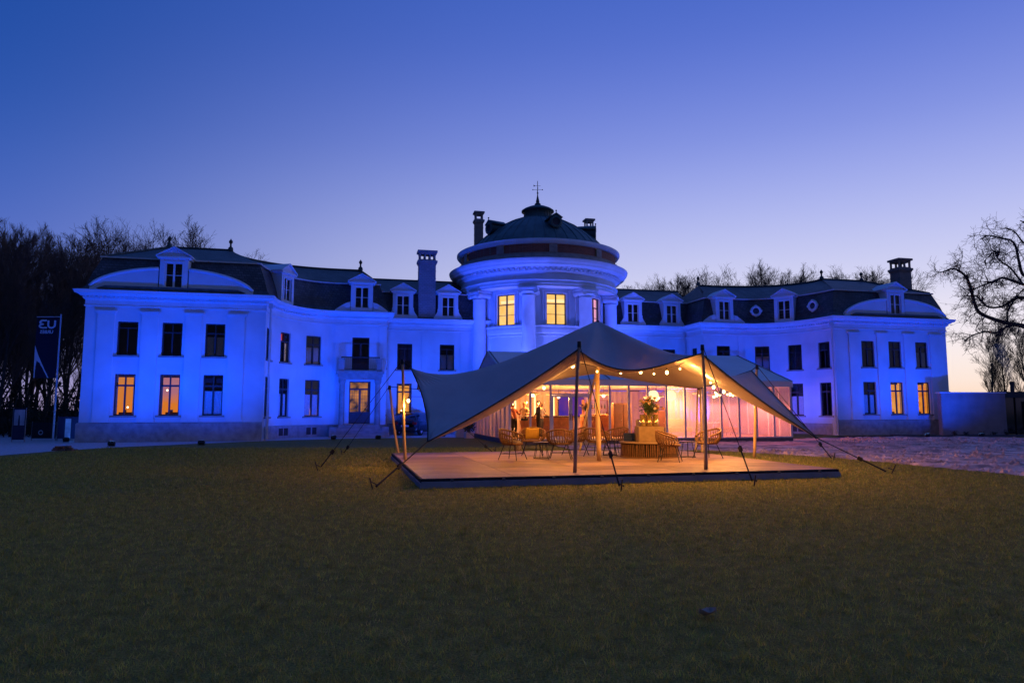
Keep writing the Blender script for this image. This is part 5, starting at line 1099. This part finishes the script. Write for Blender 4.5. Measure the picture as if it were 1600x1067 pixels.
for (y, w, z0, wt, z1) in cab:
    for a, b in ((-w, z0 - .05), (-(w + wt) / 2, (z0 + z1) / 2), (-wt, z1 - .05), (-wt * .7, z1), (wt * .7, z1), (wt, z1 - .05), ((w + wt) / 2, (z0 + z1) / 2), (w, z0 - .05)): mb.v.append((a, y, b))
for i in range(len(cab) - 1):
    for k in range(7):
        q = i * 8; mb.f.append((q + k, q + k + 1, q + 9 + k, q + 8 + k)); g_ = (k in (0, 1, 5, 6)) and 0 < i < 4 or (i in (0, 4) and k in (2, 3, 4)); mb.m.append(1 if g_ else 0)
mb.build('cabin', [CARP, CGL], car, True)
WH = MB(); WH.lathe([(.20, -.10), (.30, -.11), (.325, -.07), (.325, .07), (.30, .11), (.20, .10)], 24); WH.xf(Matrix.Rotation(math.pi / 2, 4, 'Y')); RM = MB(); RM.lathe([(0, -.06), (.2, -.09), (.2, .09), (0, .06)], 16); RM.xf(Matrix.Rotation(math.pi / 2, 4, 'Y'))
whm, rmm = WH.mesh('wheel', TYR, True), RM.mesh('rim', ALU)
for x in (-.76, .76):
    for y in (-1.3, 1.3): w = link('wheel', whm, car, (x, y, .325)); link('rim', rmm, w)
for x in (-1, 1): MB().bbox(x * .62 - .15, -2.07, .70, x * .62 + .15, -1.92, .86, .02).build('tail_light', REDL, car); MB().bbox(x * .80 - .07, .52, .92, x * .80 + .07, .62, 1.03, .02).build('mirror', CARP, car)
MB().box(-.26, -2.085, .56, .26, -2.06, .67).build('number_plate', pm('plate_white', (.6, .6, .6), .5), car); MB().bbox(-.80, -2.12, .32, .80, -1.95, .52, .04).build('bumper', CARP, car)
MB().lathe([(0, 0), (.055, 0), (.055, .012), (0, .012)], 16).xf(Matrix.Translation((0, -1.99, .84)) @ Matrix.Rotation(math.pi / 2, 4, 'X')).build('badge', ALU, car)

# ------------------------------------------------------------------ planters, pots
PLT = pm('white_planter', (.6, .6, .62), .6, .08, 4)
def planter(px, py, w, h, lab, leafn=160, lr=.4):
    p = un(px, py, z=.01); t = thing('planter', lab, 'planter', p, TH); MB().bbox(-w / 2, -w / 2, 0, w / 2, w / 2, h, .02).build('pot', PLT, t); lv = MB(); rs = random.Random(int(px))
    for k in range(leafn):
        u = Vector((rs.gauss(0, 1), rs.gauss(0, 1), rs.gauss(.3, 1))).normalized(); c = Vector((0, 0, h + lr * .8)) + Vector((u.x * lr * .8, u.y * lr * .8, u.z * lr)) * rs.uniform(.5, 1); w_ = u.orthogonal().normalized(); q = Vector((rs.gauss(0, 1), rs.gauss(0, 1), rs.gauss(0, 1))).normalized() * .12; lv.add([c - q, c + w_ * .05, c + q, c - w_ * .05], [(0, 1, 2, 3)])
    tag(lv.build('foliage', pm('planter_leaf', (.05, .08, .04), .7, .3, 12), t), kind='stuff'); MB().tube([(0, 0, h - .05), (0, 0, h + lr)], .03, 6).build('stem', pm('bark_dark', (.05, .04, .03), .9), t)
planter(720, 683, .62, .62, 'square white planter with a low shrub beside the curtained marquee side', 90, .22); planter(733, 684.5, .5, .35, 'small white planter with a round leafy shrub by the marquee corner', 260, .48)

# ------------------------------------------------------------------ banner flag on the left (seen from behind, lettering mirrored)
FLG = pm('navy_flag_cloth', (.010, .013, .035), .85, .08, 3); FWH = pm('white_flag_print', (.62, .64, .70), .85, .05, 3)
fp = Vector((-24.2, 36.6, 0)); fl = thing('banner_flag', 'tall dark navy banner flag with white lettering seen from behind', 'flag', fp, R(0))
MB().tube([(0, 0, 0), (0, 0, 6.75)], [.05, .035], 8).build('pole', ALU, fl); MB().tube([(0, 0, 6.60), (-1.28, 0, 6.60)], .02, 6).build('arm', ALU, fl)
fx0, fx1, fz0, fz1 = -1.24, -.08, 3.32, 6.56
mb = MB(); n, mz = 8, 16
yy = lambda x, z: .05 * math.sin(x * 4.5 + z * .8) 
for i in range(n + 1):
    for k in range(mz + 1):
        x, z = fx0 + (fx1 - fx0) * i / n, fz0 + (fz1 - fz0) * k / mz; mb.v.append((x, yy(x, z), z))
for i in range(n):
    for k in range(mz): q = i * (mz + 1) + k; mb.f.append((q, q + 1, q + mz + 2, q + mz + 1)); mb.m.append(0)
mb.build('cloth', FLG, fl, True)
mb = MB(); m_ = 14
for k in range(m_):                                              # white sail-shaped corner print
    z0, z1 = fz0 + 1.75 * k / m_, fz0 + 1.75 * (k + 1) / m_; w0, w1 = .78 * (1 - k / m_) ** 1.15, .78 * (1 - (k + 1) / m_) ** 1.15
    a, b = fx0 + .005, fx0 + .005
    mb.quad((a, yy(a, z0) - .012, z0 + .01), (a + w0, yy(a + w0, z0) - .012, z0 + .01), (b + w1, yy(b + w1, z1) - .012, z1 + .01), (b, yy(b, z1) - .012, z1 + .01))
mb.build('corner_print', FWH, fl)
def text_mesh(txt, size, mat, parent, loc, mirror=True, rot=0.0, bold=0.0, name='lettering'):
    c = bpy.data.curves.new('lettering', 'FONT'); c.body = txt; c.size = size; c.extrude = .002; c.offset = bold; c.align_x = 'CENTER'; c.resolution_u = 3
    ob = bpy.data.objects.new('lettering', c); COL.objects.link(ob); dg = bpy.context.evaluated_depsgraph_get(); dg.update(); me = bpy.data.meshes.new_from_object(ob.evaluated_get(dg)); bpy.data.objects.remove(ob)
    M = Matrix.Rotation(math.pi / 2, 4, 'X') @ Matrix.Rotation(rot, 4, 'Z') @ Matrix.Scale(-1 if mirror else 1, 4, (1, 0, 0)); me.transform(M); me.materials.clear(); me.materials.append(mat); return link(name, me, parent, loc)
# emblem: a rounded U joined to a 3-like B, mirrored
em_b = MB()
def stroke(pts, r=.05): em_b.tube([(p[0], -.075, p[1]) for p in pts], r, 6)
cx, cz = -.66, 6.0
stroke([(cx + .42, cz + .40), (cx + .42, cz + .15)] + [(cx + .24 + .18 * math.cos(R(a)), cz + .15 + .15 * math.sin(R(a))) for a in range(0, -181, -30)] + [(cx + .06, cz + .40)])
stroke([(cx - .04, cz + .40)] + [(cx - .22 + .16 * math.cos(R(a)), cz + .30 + .10 * math.sin(R(a))) for a in range(60, 271, 30)]); stroke([(cx - .20, cz + .20)] + [(cx - .20 + .20 * math.cos(R(a)), cz + .10 + .10 * math.sin(R(a))) for a in range(90, 301, 30)] + [(cx - .02, cz + .0)])
em_b.build('emblem', FWH, fl); text_mesh('URBES', .25, FWH, fl, (-.66, -.08, 5.70), True, bold=.006)

# site fence banners at the far left
PST = pm('galvanised_tube', (.25, .25, .27), .5, .1, 8, metal=.5)
def banner(px0, px1, y0, y1, depth, lab, mats, extra):
    a = un(px0, y1, y=depth); b = un(px1, y1, y=depth); z1 = un(px0, y0, y=depth).z; w = b.x - a.x
    t = thing('fence_banner', lab, 'banner', (a.x, depth, 0), 0)
    for x in (0, w): MB().tube([(x, .04, 0), (x, .04, z1 + .03)], .022, 6).build('post', PST, t)
    MB().box(.02, .0, .12, w - .02, .012, z1).build('cloth', mats, t); extra(t, w, z1)
NAVB = pm('navy_banner', (.02, .028, .07), .8, .1, 3); PALEB = pm('pale_print', (.45, .47, .52), .8, .35, 2.5); BLKB = pm('black_banner', (.015, .015, .02), .8)
def ex1(t, w, h): MB().box(.12 * w, -.006, h * .50, .95 * w, -.001, h * .96).build('photo_print', pm('printed_sky', (.35, .38, .46), .8, .4, 1.6), t); MB().prism([(w * .45, h * .5), (w * .6, h * .5), (w * .56, h * .78), (w * .48, h * .82)], -.010, -.007).build('tower_print', NAVB, t)
def ex2(t, w, h): MB().lathe([(.08, -.002), (.13, -.002)], 20).xf(Matrix.Translation((w * .38, -.004, h * .45)) @ Matrix.Rotation(math.pi / 2, 4, 'X')).build('ring_print', PALEB, t)
def ex3(t, w, h): MB().box(w * .36, -.006, h * .12, w * .62, -.001, h * .92).build('stripe_print', PALEB, t)
banner(17, 37, 638, 692, 35.5, 'navy site banner with a pale printed picture, at the edge of the bare wood', NAVB, ex1); banner(48, 86, 660, 692, 37.2, 'low black site banner with a pale ring mark', BLKB, ex2); banner(88, 122, 651, 692, 37.0, 'blue-lit site banner with a pale vertical stripe behind a floodlight', NAVB, ex3)
flood(*loc2(*un(103, 691, z=0).xy), *loc2(un(103, 691, z=0).x, 37.4), 1.2, 120, (.05, .2, 1.0), 120, lab='small floodlight glaring blue in front of the site banners', grp=None)
# low pile of old bricks on the paving edge
pc = un(100, 704, z=0); rs = random.Random(4)
pl = thing('brick_pile', 'low heap of old brown bricks on the paving edge', 'bricks', pc); BRK_ = MB().bbox(-.1, -.05, 0, .1, .05, .06, .006).mesh('brick', pm('old_brick', (.16, .09, .065), .9, .3, 8))
for k in range(34):
    o = link('brick', BRK_, pl, (rs.uniform(-.42, .42), rs.uniform(-.16, .16), .065 * (k // 13)), rs.uniform(-.5, .5)); o.location.x *= 1 - .25 * (k // 13)

# ------------------------------------------------------------------ modern annex wall on the right, roof and flue behind
an = thing('annex', 'low flat modern annex with pale rendered wall and dark glass side', 'building', (28.0, 45.2, 0), R(5)); RND = pm('rough_render', (.24, .24, .26), .9, .18, 1.2, .5, 18)
MB().box(.1, .0, .0, 4.6, .35, 2.72).build('wall', RND, an); MB().box(-.0, -.05, 2.72, 4.66, .4, 2.80).build('coping', ZINC, an)
MB().box(4.72, .3, 2.45, 12.6, 4.4, 2.85).build('roof_slab', pm('dark_slab', (.06, .055, .055), .8), an); 
GD = pm('dark_glazing', (.012, .018, .02), .08, .2, 2, spec=.6)
for k in range(8): MB().box(4.74 + k * .97, .5, .05, 5.66 + k * .97, .53, 2.44).build('pane', GD, an); MB().box(4.68 + k * .97, .44, .0, 4.735 + k * .97, .56, 2.45).build('mullion', BLK, an)
MB().box(6.6, -.02, .0, 7.2, .28, 2.2).build('green_door', pm('grey_green', (.10, .15, .13), .7), an)
br_ = thing('barn_roof', 'brown tiled gable roof rising behind the right pavilion', 'roof', (33.4, 60, 0), R(10)); q = un(1484, 578, y=60); e = un(1512, 616, y=60)
MB().add([(-6, 0, q.z + 1.5), (-6, 9, q.z + 1.5), (e.x - 33.4, 0, e.z), (e.x - 33.4, 9, e.z), (-6, 0, 0), (e.x - 33.4, 0, 0)], [(0, 2, 3, 1), (0, 4, 5, 2)]).build('roof', pm('brown_tiles', (.11, .055, .04), .85, .25, 6), br_)
fq = un(1581, 596, y=62); fu = thing('flue_pipe', 'slim dark flue pipe smoking above the annex', 'chimney', (fq.x, 62, 0)); MB().lathe([(.16, 0), (.16, fq.z - .25), (.20, fq.z - .25), (.20, fq.z), (.14, fq.z)], 12).build('pipe', pm('sooty_steel', (.06, .05, .055), .6), fu)
sm = MB(); rs = random.Random(8)
for k in range(9): f = k / 8; sm.ball((-f * .9 + rs.uniform(-.1, .1), rs.uniform(-.1, .1), .3 + f * 2.6), .22 + .38 * f, 10, 8)
sv = bpy.data.materials.new('smoke_volume'); sv.use_nodes = True; sv.node_tree.nodes.clear(); vo = sv.node_tree.nodes.new('ShaderNodeVolumePrincipled'); vo.inputs['Color'].default_value = (.8, .78, .8, 1); vo.inputs['Density'].default_value = .35; oo = sv.node_tree.nodes.new('ShaderNodeOutputMaterial'); sv.node_tree.links.new(vo.outputs[0], oo.inputs['Volume'])
tag(sm.build('smoke', sv, None, True, (fq.x, 62, fq.z)), 'thin pale smoke drifting from the flue pipe', 'smoke', kind='stuff')
# ragged dark shrubs along the soil bed
HL = pm('dark_hedge_leaf', (.035, .045, .025), .8, .4, 8)
for k in range(11):
    x = 27.2 + k * .95; y = 42.7 + .12 * k + rs.uniform(-.3, .3); t = thing('ground_shrub', 'small dark leafless shrub in the soil bed by the annex', 'shrub', (x, y, .03), 0, 'shrubs in the soil bed'); tw = MB(); lv = MB(); hh = rs.uniform(.2, .42)
    for q in range(14):
        a = rs.uniform(0, 6.28); d = Vector((math.cos(a) * .45, math.sin(a) * .45, 1)).normalized() * hh * rs.uniform(.6, 1.1); tw.tube([(0, 0, 0), d * .5 + Vector((0, 0, .04)), d], [.008, .006, .003], 3)
        for w in range(8): c = d * rs.uniform(.3, 1) + Vector((rs.gauss(0, .07), rs.gauss(0, .07), 0)); u = Vector((rs.gauss(0, 1), rs.gauss(0, 1), rs.gauss(0, 1))).normalized() * .05; v_ = u.orthogonal().normalized() * .02; lv.add([c - u, c + v_, c + u, c - v_], [(0, 1, 2, 3)])
    tw.build('twigs', pm('bark_dark', (.05, .04, .03), .9), t); lv.build('foliage', HL, t)
# a dry leaf lying on the lawn
lp = un(1106, 960, z=.03); lf = MB(); 
for i in range(7):
    for k in range(5):
        x, y = -1 + 2 * i / 6, -1 + k / 2; w = (1 - x * x) ** .6 + .05; lf.v.append((x * .085, y * w * .05, .035 * y * y + .02 * x * x + .006 * math.sin(x * 5)))
for i in range(6):
    for k in range(4): q = i * 5 + k; lf.f.append((q, q + 1, q + 6, q + 5)); lf.m.append(0)
tag(lf.build('dry_leaf', pm('dry_leaf', (.45, .30, .20), .8, .3, 30), None, True, lp, .4), 'single curled brown leaf lying on the lawn', 'leaf')

# ------------------------------------------------------------------ bare trees
BARK = pm('dark_bark', (.085, .062, .048), .95, .3, 4, .5, 14); TWIG = pm('twig_bark', (.090, .062, .050), .95, .25, 4)
def grow(seed, h, spread=.55, trunk_r=.22, levels=5, kids=(7, 6, 5, 5, 4), gnarl=.16, first=.28, up=.35, lens=(.48, .52, .55, .6)):
    rs = random.Random(seed); seg = []
    def branch(p, d, L_, r, lev, nseg):
        pts = [p.copy()]; q = p.copy(); d = d.copy()
        for k in range(nseg):
            d = (d + Vector((rs.gauss(0, gnarl), rs.gauss(0, gnarl), rs.gauss(0, gnarl) + up * .12)).normalized() * gnarl * 1.6).normalized(); q = q + d * L_ / nseg; pts.append(q.copy())
        rr = [r * (1 - .75 * k / nseg) for k in range(nseg + 1)]; seg.append((pts, rr, lev))
        if lev + 1 >= levels: return
        for c in range(kids[lev]):
            f = first + (1 - first) * (c + rs.random() * .8) / kids[lev] if lev == 0 else .15 + .85 * (c + rs.random()) / kids[lev]
            f = min(f, .98); i = min(int(f * nseg), nseg - 1); g = f * nseg - i; b = pts[i].lerp(pts[i + 1], g); t = (pts[i + 1] - pts[i]).normalized()
            a = rs.uniform(0, 6.28); o = t.orthogonal().normalized(); o = (Matrix.Rotation(a, 3, t) @ o); sp = spread * rs.uniform(.7, 1.5); nd = (t * math.cos(sp) + o * math.sin(sp) + Vector((0, 0, up * .35))).normalized()
            branch(b, nd, L_ * lens[min(lev, len(lens) - 1)] * rs.uniform(.65, 1.15) * (1.15 - .45 * f), max(rr[i] * .55, .006), lev + 1, 4 if lev < 2 else 3)
    branch(Vector((0, 0, -.1)), Vector((rs.gauss(0, .04), rs.gauss(0, .04), 1)).normalized(), h * .86, trunk_r, 0, 9); return seg
def tree_meshes(name, seg, thick=.03):
    a, b = MB(), MB()
    for pts, rr, lev in seg:
        if lev <= 1: a.tube(pts, rr, 8 if lev == 0 else 5, caps=False)
        else: b.tube(pts, [max(x, (.013, .013, .012, .0085, .0062)[min(lev, 4)]) for x in rr], 3, caps=False)
    return a.mesh('trunk', BARK, True), b.mesh('crown', TWIG)
VAR = [tree_meshes('t%d' % k, grow(20 + k, h, sp, r, 5, kd, gn, fi, up, ln)) for k, (h, sp, r, kd, gn, fi, up, ln) in enumerate((
    (13.0, .46, .13, (17, 8, 6, 5), .06, .18, .50, (.36, .52, .62, .75)), (14.0, .40, .15, (17, 8, 6, 5), .05, .18, .55, (.34, .52, .62, .75)), (11.5, .55, .13, (16, 8, 7, 5), .08, .22, .35, (.44, .52, .62, .75)), (12.5, .66, .19, (14, 7, 6, 5), .09, .28, .2, (.48, .54, .62, .75))))]
VH = [max(v.co.z for v in m[1].vertices) for m in VAR]
def tree(x, y, v, sc, rz, lab, grp, abs_h=True):
    t = thing('bare_tree', lab, 'tree', (x, y, 0), rz, grp); sc = sc / VH[v] if abs_h else sc; t.scale = (sc, sc, sc); link('trunk', VAR[v][0], t); link('crown', VAR[v][1], t); return t
rs = random.Random(12)
# wood on the left: rows of trees one behind another
k = 0
for row, (y, n, px0, px1) in enumerate(((44, 5, -150, 100), (49, 5, -120, 116), (56, 6, -60, 135), (66, 6, -40, 140))):
    for i in range(n):
        px = px0 + (px1 - px0) * (i + rs.uniform(.2, .8)) / n; x = (px - 800) / F_PX * y; hh = un(px, 330 + max(0, px) * .30, y=y).z * rs.uniform(.88, 1.06)
        tree(x, y + rs.uniform(-2, 2), rs.choice((0, 1, 0, 2)), hh, rs.uniform(0, 6.28), 'tall bare tree in the dense dark wood beside the left pavilion', 'bare trees of the wood beside the pavilion'); k += 1
for px, top, y, v in ((160, 366, 74, 2), (178, 356, 79, 3), (197, 345, 72, 3), (214, 348, 77, 2), (230, 356, 80, 3), (250, 354, 72, 3), (268, 356, 76, 2), (284, 362, 79, 3), (302, 370, 78, 2)):
    z = un(px, top, y=y).z; tree((px - 800) / F_PX * y, y, v, z + .5, rs.uniform(0, 6.28), 'bare tree rising behind the left pavilion roof', 'bare trees behind the left pavilion')
for px, top, y, v in ((1030, 436, 90, 3), (1046, 432, 84, 3), (1075, 428, 90, 3), (1098, 426, 83, 3), (1122, 420, 91, 3), (1150, 418, 90, 2), (1176, 416, 91, 3), (1203, 422, 83, 3), (1290, 420, 91, 3), (1320, 416, 90, 3), (1350, 417, 91, 3), (1375, 420, 90, 2), (1062, 428, 86, 2), (1085, 432, 92, 3), (1108, 424, 88, 2), (1135, 420, 84, 3), (1165, 418, 86, 3), (1188, 418, 82, 3), (1215, 424, 88, 2), (1280, 420, 88, 2), (1305, 416, 84, 3), (1335, 414, 86, 2), (1362, 418, 84, 3), (1385, 424, 88, 0)):
    z = un(px, top, y=y).z; tree((px - 800) / F_PX * y, y, v, z + .5, rs.uniform(0, 6.28), 'bare tree crown showing over the right wing roof', 'bare trees behind the right wing')
for px, top, y, v in ((1547, 512, 66, 1), (1574, 500, 68, 0), (1606, 498, 66, 1), (1640, 470, 70, 0)):
    z = un(px, top, y=y).z; tree((px - 800) / F_PX * y, y, v, z + .4, rs.uniform(0, 6.28), 'slender bare tree behind the annex against the sunset', 'bare trees behind the annex')
# thicket at the foot of the wood (uncountable)
th_ = MB(); rs2 = np.random.RandomState(5)
for k in range(4200):
    x, y = rs2.uniform(-62, -24.6), rs2.uniform(41.5, 60); 
    if x > -24.6 - (y - 41) * .62 + 1.2: continue
    h = rs2.uniform(.4, 4.2) * (1 if rs2.rand() < .6 else .6); a = rs2.uniform(0, 6.28); d = (math.cos(a) * h * .35, math.sin(a) * h * .35); r = rs2.uniform(.01, .04)
    th_.add([(x - r, y, 0), (x + r, y, 0), (x + d[0] * .4 + r, y + d[1] * .4, h * .6), (x + d[0] * .4 - r, y + d[1] * .4, h * .6), (x + d[0], y + d[1], h)], [(0, 1, 2, 3), (3, 2, 4)])
    for q in range(5):
        c = (x + d[0] * rs2.rand() + rs2.normal(0, .25), y + d[1] * rs2.rand() + rs2.normal(0, .25), h * rs2.uniform(.15, 1)); u = rs2.normal(0, .09, 3); w = rs2.normal(0, .09, 3); th_.add([tuple(np.array(c) - u), tuple(np.array(c) + w), tuple(np.array(c) + u)], [(0, 1, 2)])
tag(th_.build('undergrowth', pm('dark_undergrowth', (.040, .036, .026), .95, .3, 3)), 'dense dark undergrowth of brambles and ivy below the wood', 'undergrowth', kind='stuff')

# old gnarled tree at the right edge: limbs reach in from a trunk outside the frame
GY = 37.0
gt = thing('gnarled_tree', 'old bare tree with long twisting limbs reaching toward the right pavilion', 'tree', ((1700 - 800) / F_PX * GY, GY, 0)); g0 = Vector(gt.location); rs = random.Random(31); tk, cr_ = MB(), MB()
def pxy(l, dy=0.0, w=.0): return [un(px, py, y=GY + dy + w * i) - g0 for i, (px, py) in enumerate(l)]
tk.tube([(0, 0, -.2), (.05, .05, 2.2), (-.2, 0, 4.6), (-.15, .1, 7.2), (.25, .2, 10.2), (.2, .3, 13.0)], [.75, .58, .52, .44, .30, .14], 10, caps=False)
limbs = [([(1697, 520), (1650, 520), (1606, 510), (1575, 505), (1545, 496), (1528, 486), (1521, 468), (1516, 448), (1510, 434), (1500, 424), (1488, 420), (1474, 425)], .20, 0, .05),
         ([(1690, 470), (1650, 480), (1610, 468), (1588, 466), (1568, 478), (1545, 480), (1533, 470), (1524, 462), (1508, 463)], .14, .8, .0), ([(1694, 450), (1650, 452), (1606, 446), (1580, 438), (1566, 434), (1552, 440), (1535, 446), (1522, 452)], .15, -.6, .1),
         ([(1685, 405), (1640, 425), (1602, 432), (1592, 408), (1588, 388), (1580, 376), (1562, 372), (1545, 368), (1532, 374)], .14, .4, .0), ([(1700, 540), (1650, 535), (1600, 512), (1580, 508), (1556, 520), (1540, 518), (1520, 524), (1506, 533)], .12, -.9, .1),
         ([(1690, 390), (1650, 395), (1620, 390), (1600, 380), (1585, 362), (1570, 356)], .10, .9, 0), ([(1702, 380), (1670, 360), (1640, 352), (1612, 350), (1594, 345)], .10, -.3, 0), ([(1600, 446), (1580, 420), (1566, 410), (1558, 402), (1562, 394), (1550, 396), (1538, 408)], .07, .2, .05),
         ([(1575, 505), (1574, 488), (1582, 474), (1590, 462), (1600, 452)], .07, .1, .1), ([(1700, 500), (1730, 470), (1770, 450), (1820, 445)], .16, 0, .2), ([(1705, 420), (1740, 390), (1790, 370)], .14, .4, .2)]
def twist(p, d, L_, r, lev):
    pts = [p]; q = p
    for k in range(5):
        d = (d + Vector((rs.gauss(0, .42), rs.gauss(0, .42), rs.gauss(.02, .42)))).normalized(); q = q + d * L_ / 5; pts.append(q)
    (cr_ if r < .05 else tk).tube(pts, [max(r * (1 - .8 * k / 5), .0055) for k in range(6)], 4 if r > .03 else 3, caps=False)
    if lev < 3:
        for c in range(5 if lev < 2 else 4):
            i = rs.randrange(1, 5); o = Vector((rs.gauss(0, 1), rs.gauss(0, 1), rs.gauss(.1, 1))).normalized(); twist(pts[i], (d * .6 + o * .9).normalized(), L_ * rs.uniform(.45, .72), r * .5, lev + 1)
for l, r, dy, w in limbs:
    P = pxy(l, dy, w); n = len(P); sm_ = []
    for i in range(n - 1):
        for k in range(4):
            f = k / 4; a, b, c, d = P[max(i - 1, 0)], P[i], P[i + 1], P[min(i + 2, n - 1)]; sm_.append(.5 * ((2 * b) + (c - a) * f + (2 * a - 5 * b + 4 * c - d) * f * f + (3 * b - a - 3 * c + d) * f ** 3))
    sm_.append(P[-1]); N_ = len(sm_); tk.tube(sm_, [r * .62 * (1 - .80 * k / N_) + .010 for k in range(N_)], 7, caps=False)
    for k in range(5, N_, 1 if l[0][1] > 430 else 2):
        t = (sm_[min(k + 1, N_ - 1)] - sm_[k - 1]).normalized(); o = Vector((rs.gauss(0, 1), rs.gauss(0, .8), rs.gauss(.05, 1))).normalized(); twist(sm_[k], (t * .7 + o).normalized(), rs.uniform(.7, 1.5), .026, 1)
tk.build('trunk', BARK, gt, True); cr_.build('crown', TWIG, gt)
